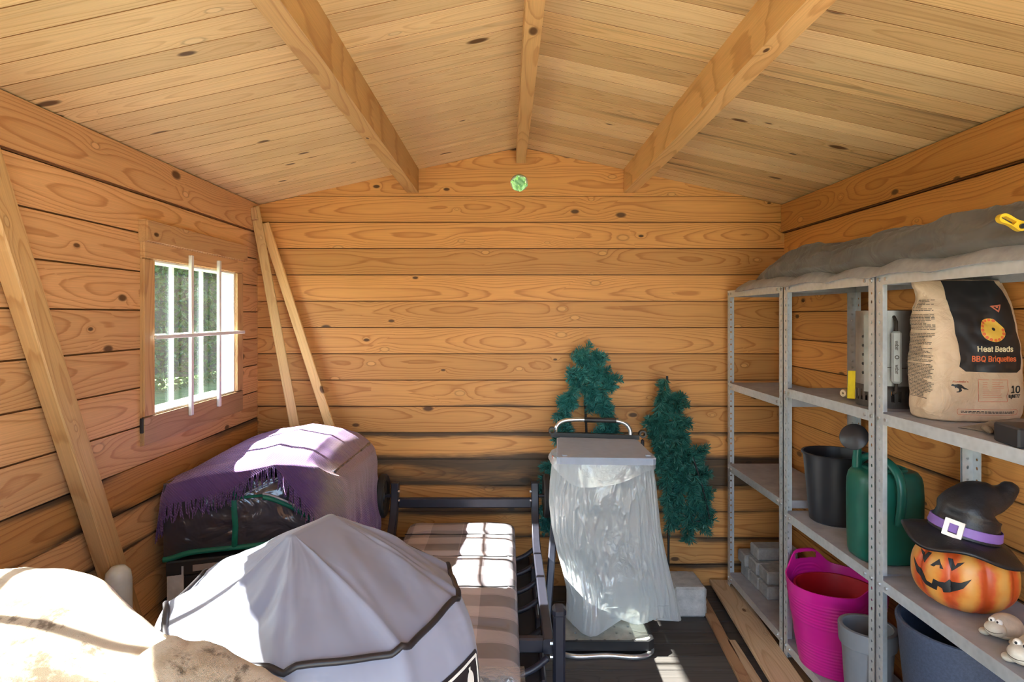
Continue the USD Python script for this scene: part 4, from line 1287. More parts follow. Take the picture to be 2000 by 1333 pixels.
for y in ys:
    s = (y - 1.18) / 1.84
    h = 0.140 * (1 - np.clip((s - 0.72) / 0.28, 0, 1) ** 2 * 0.80) * (1 - 0.20 * np.clip(0.16 - s, 0, 1) / 0.16)
    w = 0.150 * (1 - 0.35 * np.clip((s - 0.7) / 0.3, 0, 1))
    c, sn = np.cos(ph), np.sin(ph)
    x = 1.300 + w * np.sign(c) * np.abs(c) ** 0.8
    z = 1.5735 + h * 0.5 + h * 0.5 * np.sign(sn) * np.abs(sn) ** 0.9
    f = meshkit.fbm(np.stack([c * 1.6 + 0 * ph, np.full_like(ph, y * 5.0), sn * 1.6], -1), 4, 11) - 0.5
    z = z + 0.075 * f * np.clip(sn + 0.4, 0, 1) + 0.010 * np.sin(y * 21 + c * 4) * np.clip(sn, 0, 1) * (meshkit.noise(np.array([[y * 3, 0, 0]]), 2)[0])
    rid = 0.5 - np.abs(meshkit.noise(np.stack([y * 6.0 + c * 2.2, 0 * ph + 2 * sn, 0 * ph + 7.0], -1), 13) - 0.5) * 2
    z = z + 0.030 * rid * np.clip(sn + 0.2, 0, 1)
    x = x + 0.03 * f - 0.018 * rid * np.clip(-c, 0, 1)
    V.append(np.stack([np.minimum(x, 1.452), np.full_like(ph, y), np.maximum(z, 1.5735)], 1))
V = [np.repeat([V[0].mean(0)], 64, 0)] + V + [np.repeat([V[-1].mean(0)], 64, 0)]
put(RCV, 'roll', surface(np.array(V), close_v=True), 'canvas', smooth=True)
# the paler hem spread along the front edge
yy = np.linspace(1.20, 3.06, 150)
V = []
for k, s in enumerate(np.linspace(0, 1, 9)):
    fold = meshkit.fbm(np.stack([yy * 5.5, 0 * yy + 3.0, 0 * yy], -1), 3, 4)
    rise = np.abs(np.sin(yy * 8.3 + 1.2 * np.sin(yy * 3.1)))
    x = 1.210 - 0.066 * s - 0.012 * s * fold
    z = 1.5752 + (0.012 + 0.045 * fold) * (1 - s) ** 1.2 + 0.024 * rise * s * (1 - s) * 4 * 0.8 - 0.016 * np.clip((s - 0.85) / 0.15, 0, 1) * (1 - 0.6 * rise)
    V.append(np.stack([x, yy, z], 1))
put(RCV, 'hem', solid(np.array(V), 0.003), 'canvas_lining', smooth=50, label='paler grey hem folded along the front')
CL = thing('yellow_clip', 'yellow plastic hook with a black bolt on the canvas roll', 'clip')
plain('yellow_plastic', (0.68, 0.42, 0.02), 0.4)
c0 = P(1970, 437, 1.365)
q = spline([(-0.030, 0.012), (-0.022, 0.020), (-0.004, 0.016), (0.014, 0.006), (0.030, 0.000), (0.034, -0.010), (0.020, -0.018), (0.006, -0.012), (-0.012, -0.002), (-0.027, 0.003)], 40, closed=True)
ring = sg.Polygon(q).buffer(0)
slot = sg.Polygon([(-0.024, 0.011), (-0.016, 0.013), (0.006, 0.002), (0.000, -0.003)]).buffer(0.0015)
m = flatpoly(ring.difference(slot), 0.014)
v = m.vertices
put(CL, 'hook', trimesh.Trimesh(c0 + np.c_[v[:, 0], -v[:, 2] * 0.9, v[:, 1]], m.faces[:, ::-1], process=False), 'yellow_plastic')
m = trimesh.creation.cylinder(0.0055, 0.006, sections=14)
m.apply_transform(trimesh.transformations.rotation_matrix(math.pi / 2, [1, 0, 0]))
put(CL, 'bolt', m.apply_translation(c0 + [0.018, -0.015, -0.008]), 'black_plastic', smooth=40, label='black bolt')

# ---------------------------------------------------------------- covered kettle barbecue
usdkit.material(stage, '/World/Looks/cover_cloth', {
    'tc': ('texture_coordinate', {}), 'n': ('noise_texture', {'scale': 4.0, 'detail': 4.0}), 'r': ('rgb_ramp', {'ramp': [(0.3, (0.205, 0.222, 0.300)), (0.7, (0.25, 0.268, 0.362))]}), 'n2': ('noise_texture', {'scale': 9.0, 'detail': 2.0, 'distortion': 0.5}),
    'b': ('bump', {'strength': 0.38, 'distance': 0.02}), 'p': ('principled_bsdf', {'roughness': 0.55, 'sheen_weight': 0.1})},
    [('tc.object', 'n.vector'), ('n.fac', 'r.fac'), ('r.color', 'p.base_color'), ('tc.object', 'n2.vector'), ('n2.fac', 'b.height'), ('b.normal', 'p.normal')], surface='p.BSDF')
plain('piping_black', (0.016, 0.014, 0.018), 0.45)
KC = thing('barbecue_cover', 'pale grey fabric cover with black piping over a round kettle barbecue', 'barbecue cover')
kx_, ky_ = -0.397, 1.300
HA, HB = np.array([-0.432, 1.235]), np.array([-0.389, 1.352])
nt = 288
kt = np.arange(nt) * 2 * np.pi / nt


def angd(t, a):
    return np.abs(np.angle(np.exp(1j * (t - a))))


CORN = np.radians([-170, -128, -84, -45, -6, 30, 75, 120, 160])      # seams where the panels meet


def ring_r(t):
    d = np.min([angd(t, c) for c in CORN], axis=0)
    return 0.286 + 0.012 * np.exp(-(d / 0.12) ** 2) - 0.004


def ring_z(t):
    """The piping steps a little at every seam."""
    z = 0.858 + 0 * t
    for i, c in enumerate(CORN):
        nxt = CORN[(i + 1) % len(CORN)]
        span = (nxt - c) % (2 * np.pi)
        f = ((t - c) % (2 * np.pi)) / span
        z = z + np.where(f <= 1, 0.024 * (f - 0.5) * (1 if i % 2 else -1) * np.clip((1 - f) * 10, 0, 1) * np.clip(f * 10, 0, 1), 0)
    return z


dirs = np.stack([np.cos(kt), np.sin(kt)], 1)
ringp = np.array([kx_, ky_]) + dirs * ring_r(kt)[:, None]
ab = HB - HA
q = np.clip(((ringp - HA) @ ab) / (ab @ ab), 0, 1)
crest = HA + q[:, None] * ab
cd = ringp - crest
cl = np.linalg.norm(cd, axis=1, keepdims=True)
crest = crest + cd / cl * 0.010
ridge_d = np.min([angd(kt, c) for c in CORN], axis=0)


def folds(t, s, seed=0):
    f = meshkit.fbm(np.stack([np.cos(t + 0.5 * s) * 3.2, np.sin(t + 0.5 * s) * 3.2, np.full_like(t, s * 0.9 + seed)], -1), 3, 21) - 0.5
    g = meshkit.noise(np.stack([np.cos(t + 0.35 * s) * 9, np.sin(t + 0.35 * s) * 9, np.full_like(t, seed + 3.3 + s)], -1), 5) - 0.5
    return f, g


V = []
V.append(np.c_[np.repeat([(HA + HB) / 2], nt, 0) * 0.0 + HA + q[:, None] * ab, np.full(nt, 1.004)])
for s in np.linspace(0, 1, 60):
    xy = crest + (ringp - crest) * s
    f, g = folds(kt, s)
    drop = 0.70 * s ** 0.88 + 0.30 * s ** 1.8
    z = 1.003 - (1.003 - ring_z(kt)) * drop
    env = 4 * s * (1 - s) + 0.15
    z = z + env * (0.044 * f + 0.010 * g) * min(1, s * 1.6) + 0.012 * np.exp(-(ridge_d / 0.09) ** 2) * s * (1.2 - s)
    V.append(np.c_[xy, z])
top = surface(np.array(V), close_v=True)
put(KC, 'top_panel', top, 'cover_cloth', smooth=True)
sk = []
for s in np.linspace(0, 1, 60):
    f, g = folds(kt, 1 + 1.3 * s, 1.0)
    z = ring_z(kt) * (1 - s) + 0.22 * s
    drop = ring_z(kt) - z
    r = ring_r(kt) + 0.050 * (1 - np.exp(-drop / 0.075)) + 0.005 * drop
    r = r + np.clip(drop / 0.12, 0, 1) * (0.030 * f + 0.012 * g) * (0.5 + 0.3 * s)
    sk.append(np.c_[np.array([kx_, ky_]) + dirs * r[:, None], z])
sk = np.array(sk)
put(KC, 'skirt', solid(np.concatenate([sk, sk[:, :1]], 1)[:, ::-1], 0.002), 'cover_cloth', smooth=60)
pp = np.c_[np.array([kx_, ky_]) + dirs * (ring_r(kt) + 0.0035)[:, None], ring_z(kt) - 0.001]
put(KC, 'piping', tube(pp, 0.0062, 8, closed=True), 'piping_black', smooth=60)
from scipy.interpolate import RegularGridInterpolator
_s = np.linspace(0, 1, 60)
_t = np.r_[kt, 2 * np.pi]
_r = np.linalg.norm(sk[..., :2] - np.array([kx_, ky_]), axis=2)
_R = RegularGridInterpolator((_s, _t), np.concatenate([_r, _r[:, :1]], 1))


def on_skirt(u, v):
    """u runs round the skirt in metres from its right edge, v is the height."""
    t = (math.radians(-9) + u / 0.335) % (2 * np.pi)
    zr = ring_z(t)
    s = np.clip((zr - v) / (zr - 0.22), 0, 1)
    r = _R(np.stack([s, t], 1)) + 0.0022
    n = np.stack([np.cos(t), np.sin(t), 0 * t], 1)
    return np.stack([kx_ + r * np.cos(t), ky_ + r * np.sin(t), v], 1), n


bad = sg.box(-0.40, 0.575, 0.0, 0.752).buffer(0.012)
put(KC, 'badge', decal(flatpoly(bad, 0.0006), on_skirt, 0.012), 'piping_black', smooth=True, label='black badge with a white outline')
ln = bad.buffer(-0.007)
put(KC, 'badge_outline', decal(flatpoly(ln.difference(ln.buffer(-0.0055)), 0.0012), on_skirt, 0.012), 'white_paint')
put(KC, 'badge_text', decal(word('on', 0.085, -0.085, 0.690, bold=True, width=0.062, h=0.0012), on_skirt, 0.01), 'white_paint')
put(KC, 'badge_kettle', decal(flatpoly(sa.scale(sg.Point(-0.030, 0.715).buffer(0.017), 0.8, 1.35).union(sg.box(-0.033, 0.735, -0.027, 0.745)).union(sg.Polygon([(-0.036, 0.695), (-0.024, 0.695), (-0.018, 0.665), (-0.024, 0.665), (-0.030, 0.688), (-0.036, 0.665), (-0.042, 0.665)])), 0.0012), on_skirt, 0.01), 'white_paint')
# what the cover hangs on: bowl on three legs
for a in (20, 140, 260):
    c, s_ = math.cos(math.radians(a)), math.sin(math.radians(a))
    put(KC, 'leg', tube([(kx_ + 0.12 * c, ky_ + 0.12 * s_, 0.50), (kx_ + 0.24 * c, ky_ + 0.24 * s_, 0.004)], 0.012, 10), 'piping_black', smooth=40)
put(KC, 'bowl', lathe([(0.001, 0.49), (0.12, 0.50), (0.21, 0.58), (0.26, 0.70), (0.265, 0.80), (0.001, 0.80)], 40, (kx_, ky_, 0)), 'piping_black', smooth=40)

# ---------------------------------------------------------------- burlap over the pile in the near left corner
usdkit.material(stage, '/World/Looks/burlap', {
    'tc': ('texture_coordinate', {}), 'n': ('noise_texture', {'scale': 7.0, 'detail': 6.0, 'roughness': 0.65}), 'r': ('rgb_ramp', {'ramp': [(0.25, (0.26, 0.165, 0.085)), (0.42, (0.40, 0.30, 0.20)), (0.55, (0.50, 0.41, 0.31)), (0.8, (0.56, 0.48, 0.38))]}),
    'w1': ('wave_texture', {'wave_type': 'bands', 'bands_direction': 'x', 'scale': 240.0, 'distortion': 2.5, 'detail': 1.0, 'detail_scale': 2.0}), 'w2': ('wave_texture', {'wave_type': 'bands', 'bands_direction': 'y', 'scale': 240.0, 'distortion': 2.5, 'detail': 1.0, 'detail_scale': 2.0}),
    'm': ('math', {'math_type': 'add'}), 'b': ('bump', {'strength': 0.4, 'distance': 0.003}), 'p': ('principled_bsdf', {'roughness': 0.95, 'sheen_weight': 0.2}),
    'sn': ('noise_texture', {'scale': 5.5, 'detail': 7.0, 'roughness': 0.72, 'distortion': 0.4}), 'sr': ('map_range', {'range_type': 'smoothstep', 'from_min': 0.545, 'from_max': 0.62, 'to_min': 0.0, 'to_max': 0.9, 'clamp': True}), 'sx': ('mix', {'color2': (0.105, 0.062, 0.030)})},  # brown blotches: stains, with the shade of the crumples painted into the cloth
    [('tc.object', 'sn.vector'), ('sn.fac', 'sr.value'), ('sr.result', 'sx.fac'), ('r.color', 'sx.color1'), ('sx.color', 'p.base_color'), ('tc.object', 'n.vector'), ('n.fac', 'r.fac'), ('tc.object', 'w1.vector'), ('tc.object', 'w2.vector'), ('w1.fac', 'm.value1'), ('w2.fac', 'm.value2'), ('m.value', 'b.height'), ('b.normal', 'p.normal')], surface='p.BSDF')
BS = thing('burlap_sheet', 'rough tan burlap draped over a pile in the near left corner', 'burlap sheet')
xs = np.linspace(-1.29, -0.325, 170)
crY = np.interp(xs, [-1.3, -0.9, -0.7, -0.55, -0.45, -0.32], [1.06, 1.06, 1.03, 0.965, 0.93, 0.90])
crZ = np.interp(xs, [-1.3, -1.1, -0.95, -0.80, -0.68, -0.56, -0.48, -0.40, -0.325], [0.88, 0.965, 0.993, 1.000, 0.992, 0.958, 0.942, 0.925, 0.885])
crY = np.convolve(np.pad(crY, 12, 'edge'), np.ones(25) / 25, 'valid')
crZ = np.convolve(np.pad(crZ, 8, 'edge'), np.ones(17) / 17, 'valid')
V = []
prof = [(0.16, -0.98), (0.155, -0.55), (0.145, -0.25), (0.12, -0.11), (0.085, -0.045), (0.045, -0.012), (0.0, 0.0), (-0.05, -0.004), (-0.11, -0.014), (-0.18, -0.032), (-0.25, -0.060), (-0.31, -0.11), (-0.345, -0.20), (-0.36, -0.40), (-0.37, -0.70), (-0.38, -0.98)]
pf = spline(np.array([(a, b, 0) for a, b in prof]), 90)[:, :2]
for i, (dy, dz) in enumerate(pf):
    wy = np.interp(xs, [-1.29, -0.7, -0.5, -0.325], [1.0, 1.0, 0.62, 0.42] if dy < 0 else [1.0, 0.8, 0.25, 0.2])
    y = crY + dy * wy
    z = np.maximum(crZ + dz * np.interp(xs, [-0.6, -0.325], [1.0, 1.25]), 0.004)
    p = np.stack([xs * 5.2, y * 5.2, z * 5.2], -1)
    f = meshkit.fbm(p, 4, 31) - 0.5
    g = np.abs(meshkit.noise(np.stack([xs * 13 + 2 * f, y * 13, z * 13], -1), 33) - 0.5)
    amp = np.interp(xs, [-0.9, -0.55, -0.4], [0.035, 0.045, 0.06])
    right = np.interp(xs, [-0.62, -0.46], [0, 1])
    z2 = np.maximum(z + amp * f * (z > 0.05) + 0.03 * (0.25 - g) * right * (z > 0.05), 0.004)
    y2 = y + 0.02 * f
    # a crease runs down from the middle of the pile
    V.append(np.stack([xs + 0.02 * f * 0, y2, z2], 1))
V = np.array(V)
put(BS, 'sheet', solid(V, 0.004), 'burlap', smooth=60)
# the frayed flap that folds over at the right
fx = np.linspace(-0.52, -0.315, 50)
W = []
for s in np.linspace(0, 1, 26):
    y = np.interp(fx, [-0.52, -0.315], [0.93, 0.90]) - 0.155 * s * np.interp(fx, [-0.52, -0.315], [0.55, 1.0])
    z = np.interp(fx, xs, crZ) + 0.016 - 0.045 * s ** 1.5 + 0.014 * (meshkit.fbm(np.stack([fx * 16, y * 16, fx * 0], -1), 3, 41) - 0.5) * 2
    W.append(np.stack([fx + 0.012 * np.sin(s * 9), y, z], 1))
W = np.array(W)
put(BS, 'flap', solid(W, 0.003), 'burlap', smooth=60)
r3 = np.random.default_rng(5)
fr = []
for i in range(90):
    j = r3.integers(0, 50)
    p0 = W[-1, j]
    d = np.array([r3.normal(0, 0.25), -0.6, -0.9])
    L = r3.uniform(0.012, 0.04)
    fr.append(tube(spline([p0, p0 + d * L * 0.5 + r3.normal(0, 0.004, 3), p0 + d * L + r3.normal(0, 0.006, 3)], 5), 0.0009, 4))
put(BS, 'frayed_edge', cat_(*fr), 'burlap', kind='stuff')
rope = spline([(-0.475, 0.985, 0.955), (-0.475, 0.92, 0.955), (-0.47, 0.85, 0.945), (-0.465, 0.78, 0.915), (-0.46, 0.72, 0.85)], 40)
zi = [np.interp(p[0], xs, crZ) for p in rope]
plain('hide_edge', (0.36, 0.22, 0.09), 0.7, var=0.3)

# ---------------------------------------------------------------- pale canister
plain('pale_plastic', (0.62, 0.66, 0.65), 0.25, var=0.1)
CN = thing('plastic_canister', 'pale rounded plastic canister top peeping out behind the burlap', 'canister')
c0 = (-1.205, 1.905, 0)
put(CN, 'body', lathe([(0.001, 0.004), (0.040, 0.004), (0.042, 0.01), (0.038, 0.62), (0.034, 0.648), (0.020, 0.664), (0.0005, 0.668)], 40, c0), 'pale_plastic', smooth=40)

# ---------------------------------------------------------------- crate, cushion bag and purple blanket by the left wall
FLc, FRc, BRc, BLc = np.array([-1.280, 2.285]), np.array([-0.690, 2.475]), np.array([-0.668, 3.055]), np.array([-1.272, 3.055])
plain('crate_black', (0.022, 0.022, 0.022), 0.55, var=0.3, scale=20.0)
plain('silver_tape', (0.50, 0.46, 0.45), 0.35, metal=0.4)
plain('white_label', (0.62, 0.64, 0.68), 0.5, var=0.2)


def quadbox(c4, z0, z1, c=0.006, grow=0.0):
    mid = np.mean(c4, axis=0)
    pts = []
    for q in c4:
        d = (q - mid) / np.linalg.norm(q - mid)
        q = q + d * grow
        for k, (r, zz) in enumerate(((0, z0 + c), (c, z0), (0, z1 - c), (c, z1))):
            pts.append(np.r_[q - d * r, zz])
    return hull(pts)


c4 = [FLc, FRc, BRc, BLc]
CB = thing('storage_crate', 'black plastic storage crate with silver tape under the cushion bag', 'crate')
put(CB, 'body', quadbox(c4, 0.004, 0.455, grow=-0.035), 'crate_black')
put(CB, 'lid', quadbox(c4, 0.462, 0.521, grow=-0.012), 'crate_black')
fdir = (FRc - FLc) / np.linalg.norm(FRc - FLc)
fn = np.array([fdir[1], -fdir[0]])


def on_front_face(q, z, out=0.0):
    xy = FLc + (FRc - FLc) * np.asarray(q)[..., None] + fn * out
    return np.concatenate([xy, np.asarray(z)[..., None] + 0 * xy[..., :1]], -1)


def facebox(parent, name, q0, q1, z0, z1, out0, out1, m, **kw):
    pts = [on_front_face(np.array(q), np.array(z), o) for q in (q0, q1) for z in (z0, z1) for o in (out0, out1)]
    return put(parent, name, hull(pts), m, **kw)


facebox(CB, 'tape', 0.16, 0.34, 0.476, 0.500, -0.022, -0.0065, 'silver_tape', label='strip of silver tape')
facebox(CB, 'label', 0.02, 0.11, 0.30, 0.50, -0.050, -0.0075, 'white_label', label='torn whitish label at the corner')

usdkit.material(stage, '/World/Looks/clear_vinyl', {
    'tc': ('texture_coordinate', {}), 'n': ('noise_texture', {'scale': 7.0, 'detail': 3.0, 'distortion': 1.2}), 'n0': ('noise_texture', {'scale': 3.0}), 'r': ('rgb_ramp', {'ramp': [(0.3, (0.040, 0.040, 0.052)), (0.7, (0.085, 0.083, 0.105))]}),
    'b': ('bump', {'strength': 0.8, 'distance': 0.03}), 'p': ('principled_bsdf', {'roughness': 0.16, 'specular_ior_level': 0.8, 'coat_weight': 0.6, 'coat_roughness': 0.06})},
    [('tc.object', 'n.vector'), ('tc.object', 'n0.vector'), ('n0.fac', 'r.fac'), ('r.color', 'p.base_color'), ('n.fac', 'b.height'), ('b.normal', 'p.normal'), ('b.normal', 'p.coat_normal')], surface='p.BSDF')
plain('green_piping', (0.01, 0.19, 0.13), 0.5)
plain('white_zip', (0.62, 0.60, 0.70), 0.5)
CBG = thing('cushion_bag', 'dark see-through cushion storage bag with green piping under the purple blanket', 'storage bag')
uq = np.linspace(0, 1, 80)
V = []
for s in np.linspace(0, 1, 40):
    bul = np.sin(np.pi * np.clip(uq, 0, 1)) ** 0.5 * np.sin(np.pi * s) ** 0.6
    f = meshkit.fbm(np.stack([uq * 6, np.full_like(uq, s * 3.5), 0 * uq], -1), 3, 51) - 0.5
    lo = 0.545 + 0.03 * (1 - np.clip(uq / 0.25, 0, 1)) * 0 - 0.02 * np.exp(-(uq / 0.10) ** 2)
    zz = lo + (0.815 - lo) * s
    V.append(on_front_face(uq, zz, 0) + np.r_[fn, 0] * (0.030 * bul + 0.022 * f * bul - 0.012)[:, None])
V = np.array(V)
front_panel = V
back = V.copy()
back[..., 0] = -0.675 - (1 - uq)[None, :] * 0.59
back[..., 1] = 3.045
G = np.concatenate([V, back[::-1]], 0)
body = surface(G, close_u=True)
ends = []
k = len(G)
for j in (0, V.shape[1] - 1):
    loop = [i * V.shape[1] + j for i in range(k)]
    cpt = len(body.vertices) + len(ends)
    ends.append((loop, body.vertices[loop].mean(0)))
vv, ff = np.array(body.vertices), [np.array(body.faces)]
for loop, c in ends:
    vv = np.vstack([vv, c])
    ci = len(vv) - 1
    ff.append(np.array([(loop[i], loop[(i + 1) % k], ci) for i in range(k)]))
body = trimesh.Trimesh(vv, np.vstack(ff), process=False)
body.fix_normals()
put(CBG, 'body', body, 'clear_vinyl', smooth=50)


def fp(q, s, out=0.004):
    from scipy.ndimage import map_coordinates
    c = [np.asarray(s, float) * 39, np.asarray(q, float) * 79]
    return np.stack([map_coordinates(front_panel[..., a], c, order=1, mode='nearest') for a in range(3)], -1) + np.r_[fn, 0] * out


qq = np.linspace(0.0, 1.0, 60)
put(CBG, 'piping', tube(fp(qq, 0 * qq + 0.02), 0.0105, 8), 'green_piping', smooth=60)
sl = np.linspace(0.02, 0.72, 30)
put(CBG, 'piping', tube(fp(0.405 - 0.03 * np.abs(sl - 0.35), sl), 0.0105, 8, flat=0.6), 'green_piping', smooth=60)
q2 = np.linspace(0.34, 0.42, 10)
put(CBG, 'piping', tube(fp(q2, 1.0 - (q2 - 0.34) / 0.08 * 0.28), 0.0075, 8, flat=0.6), 'green_piping', smooth=60)
q3 = np.linspace(0.40, 0.56, 16)
put(CBG, 'pull_tab', tube(fp(q3, 0 * q3 + 0.75, 0.007), 0.013, 8, flat=0.4), 'green_piping', smooth=60, label='wide green binding at the zip')
q4 = np.linspace(0.56, 0.97, 40)
put(CBG, 'piping', tube(fp(q4, 0.72 - 0.62 * ((q4 - 0.56) / 0.41) ** 1.4), 0.009, 8), 'green_piping', smooth=60)
put(CBG, 'zip', tube(fp(q4, 0.77 - 0.62 * ((q4 - 0.56) / 0.41) ** 1.4), 0.0065, 8, flat=0.6), 'white_zip', smooth=60)
q5 = np.linspace(0.45, 0.70, 20)
put(CBG, 'zip', tube(fp(q5, 0.78 + 0.24 * (q5 - 0.45) / 0.25), 0.005, 8, flat=0.6), 'white_zip', smooth=60)

# the blanket
usdkit.material(stage, '/World/Looks/purple_wool', {
    'tc': ('texture_coordinate', {}), 'w': ('wave_texture', {'wave_type': 'bands', 'bands_direction': 'diagonal', 'scale': 55.0, 'distortion': 1.0, 'detail': 1.0}), 'n': ('noise_texture', {'scale': 5.0, 'detail': 5.0}),
    'r': ('rgb_ramp', {'ramp': [(0.25, (0.105, 0.045, 0.185)), (0.75, (0.175, 0.085, 0.285))]}), 'b': ('bump', {'strength': 0.8, 'distance': 0.004}), 'p': ('principled_bsdf', {'roughness': 0.95, 'sheen_weight': 0.5, 'sheen_tint': (0.8, 0.6, 0.9)}),
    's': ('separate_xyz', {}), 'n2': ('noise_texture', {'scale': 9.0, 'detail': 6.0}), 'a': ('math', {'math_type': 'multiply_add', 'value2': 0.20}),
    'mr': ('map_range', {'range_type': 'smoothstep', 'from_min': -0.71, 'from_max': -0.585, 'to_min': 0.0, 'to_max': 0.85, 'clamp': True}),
    'mz': ('map_range', {'range_type': 'smoothstep', 'from_min': 0.50, 'from_max': 0.72, 'to_min': 0.0, 'to_max': 1.0, 'clamp': True}), 'mm': ('math', {'math_type': 'multiply'}), 'mx': ('mix', {'color2': (0.33, 0.265, 0.215)})},  # beige at the upper right: a sun patch painted into the wool colour
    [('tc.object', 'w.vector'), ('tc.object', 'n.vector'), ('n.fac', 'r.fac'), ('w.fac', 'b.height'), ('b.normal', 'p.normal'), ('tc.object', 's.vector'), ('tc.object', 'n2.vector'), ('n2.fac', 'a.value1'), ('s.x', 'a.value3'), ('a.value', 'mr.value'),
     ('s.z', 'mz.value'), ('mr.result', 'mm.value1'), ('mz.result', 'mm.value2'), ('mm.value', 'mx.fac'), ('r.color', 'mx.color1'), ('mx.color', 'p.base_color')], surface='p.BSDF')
BK = thing('purple_blanket', 'purple woven blanket with fringe thrown over the cushion bag', 'blanket')
nb = 360
tb = np.arange(nb) * 2 * np.pi / nb
Cc = np.array([-0.95, 2.70])
quad = sg.Polygon([FLc, FRc, BRc, BLc]).buffer(-0.06).buffer(0.085, 12)
Bp = []
for a in tb:
    ray = sg.LineString([Cc, Cc + 3 * np.array([math.cos(a), math.sin(a)])])
    p = quad.exterior.intersection(ray)
    p = p if p.geom_type == 'Point' else list(p.geoms)[-1]
    Bp.append([p.x, p.y])
Bp = np.array(Bp)
Bp[:, 0] = np.clip(Bp[:, 0], -1.318, 9)
Bp[:, 1] = np.clip(Bp[:, 1], 0, 3.12)
# how far along the front face each direction points, and the hem's height there
qf = ((Bp - FLc) @ (FRc - FLc)) / ((FRc - FLc) @ (FRc - FLc))
isf = ((Bp - FLc) @ fn) > -0.02
hemz = np.interp(qf, [-0.05, 0.0, 0.12, 0.25, 0.38, 0.5, 0.6, 0.64, 0.70, 0.76, 0.86, 1.0, 1.1], [0.72, 0.742, 0.752, 0.765, 0.783, 0.826, 0.858, 0.86, 0.806, 0.752, 0.66, 0.54, 0.46])
hem = np.where(isf, hemz, np.where(Bp[:, 0] > -0.72, 0.40, np.where(Bp[:, 0] < -1.2, 0.70, 0.50)))
hem = np.convolve(np.r_[hem[-8:], hem, hem[:8]], np.ones(9) / 9, 'same')[8:-8]
edge_z = np.where(isf, 0.855, 0.85) + 0 * tb
edge_z = np.interp(Bp[:, 0], [-1.33, -1.15, -0.9, -0.75, -0.64], [0.80, 0.838, 0.868, 0.85, 0.775])
V = []
for s in np.linspace(0.0, 1.0, 60):
    xy = Cc + (Bp - Cc) * s
    top_z = np.interp(xy[:, 0], [-1.33, -1.1, -0.94, -0.80, -0.70, -0.63], [0.835, 0.885, 0.922, 0.900, 0.845, 0.785]) - 0.02 * np.clip((2.8 - xy[:, 1]) / 0.4, 0, 1)
    w = np.clip((s - 0.66) / 0.34, 0, 1) ** 2.2
    z = top_z * (1 - w) + np.minimum(edge_z, top_z) * w
    f = meshkit.fbm(np.c_[xy * 4.5, 0 * tb], 3, 61) - 0.5
    V.append(np.c_[xy, z + 0.03 * f * np.clip(s * 3, 0, 1)])
last = V[-1].copy()
for s in np.linspace(0, 1, 36)[1:]:
    z = last[:, 2] + (hem - last[:, 2]) * s
    d = last[:, 2] - z
    f = meshkit.fbm(np.stack([np.cos(tb) * 5, np.sin(tb) * 5, d * 2.5], -1), 3, 62) - 0.5
    nrm = (Bp - Cc) / np.linalg.norm(Bp - Cc, axis=1, keepdims=True)
    out = 0.012 * np.minimum(d / 0.05, 1) + 0.06 * f * np.minimum(d / 0.15, 1) + 0.02 * np.minimum(d / 0.3, 1)
    xy = Bp + nrm * out[:, None]
    xy[:, 0] = np.maximum(xy[:, 0], -1.322)
    V.append(np.c_[xy, z])
V = np.array(V)
Gs = np.concatenate([V, V[:, :1]], 1)
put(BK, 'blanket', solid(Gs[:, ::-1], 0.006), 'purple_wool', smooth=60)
r4 = np.random.default_rng(9)
fr = []
H = V[-1]
nrm = (Bp - Cc) / np.linalg.norm(Bp - Cc, axis=1, keepdims=True)
for i in range(nb):
    if not (isf[i] or Bp[i, 0] < -1.25 and Bp[i, 1] < 2.6):
        continue
    seg = np.linalg.norm(H[(i + 1) % nb] - H[i])
    for k in range(max(1, int(round(seg / 0.0055)))):
        p0 = H[i] + (H[(i + 1) % nb] - H[i]) * r4.random() + np.r_[nrm[i] * 0.001, 0.002]
        L = r4.uniform(0.045, 0.075) * (1.7 if qf[i] < 0.02 else 1)
        sw = r4.normal(0, 0.010, 3)
        fr.append(tube(spline([p0, p0 + np.array([sw[0] * 0.4, sw[1] * 0.4 - 0.004, -L * 0.55]), p0 + np.array([sw[0], sw[1] - 0.004, -L])], 5), np.array([0.0024, 0.0028, 0.0026, 0.0024, 0.0014]), 5))
fm_ = cat_(*fr)
fm_.vertices[:, 0] = np.maximum(fm_.vertices[:, 0], -1.326)
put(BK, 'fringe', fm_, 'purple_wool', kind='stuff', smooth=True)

# ---------------------------------------------------------------- upside-down sun lounger with its mattress
plain('charcoal_metal', (0.028, 0.029, 0.044), 0.40, var=0.15, scale=30.0, metal=0.2)
plain('sling_fabric', (0.020, 0.019, 0.021), 0.85, bump=0.4, bscale=600.0)
SL = thing('sun_lounger', 'dark grey metal sun lounger lying upside down with wheels in the air', 'sun lounger')
XR0, XR1 = 0.140, -0.560


def bar(parent, name, a, b, w, h, m='charcoal_metal', up=(0, 0, 1), c=0.006):
    a, b = np.asarray(a, float), np.asarray(b, float)
    ux = (b - a) / np.linalg.norm(b - a)
    uz = np.asarray(up, float) - ux * np.dot(up, ux)
    uz /= np.linalg.norm(uz)
    uy = np.cross(uz, ux)
    L = np.linalg.norm(b - a)
    bx_ = cbox((-L / 2, -w / 2, -h / 2), (L / 2, w / 2, h / 2), c)
    fr = np.eye(4)
    fr[:3, 0], fr[:3, 1], fr[:3, 2], fr[:3, 3] = ux, uy, uz, (a + b) / 2
    return put(parent, name, bx_.apply_transform(fr), m)


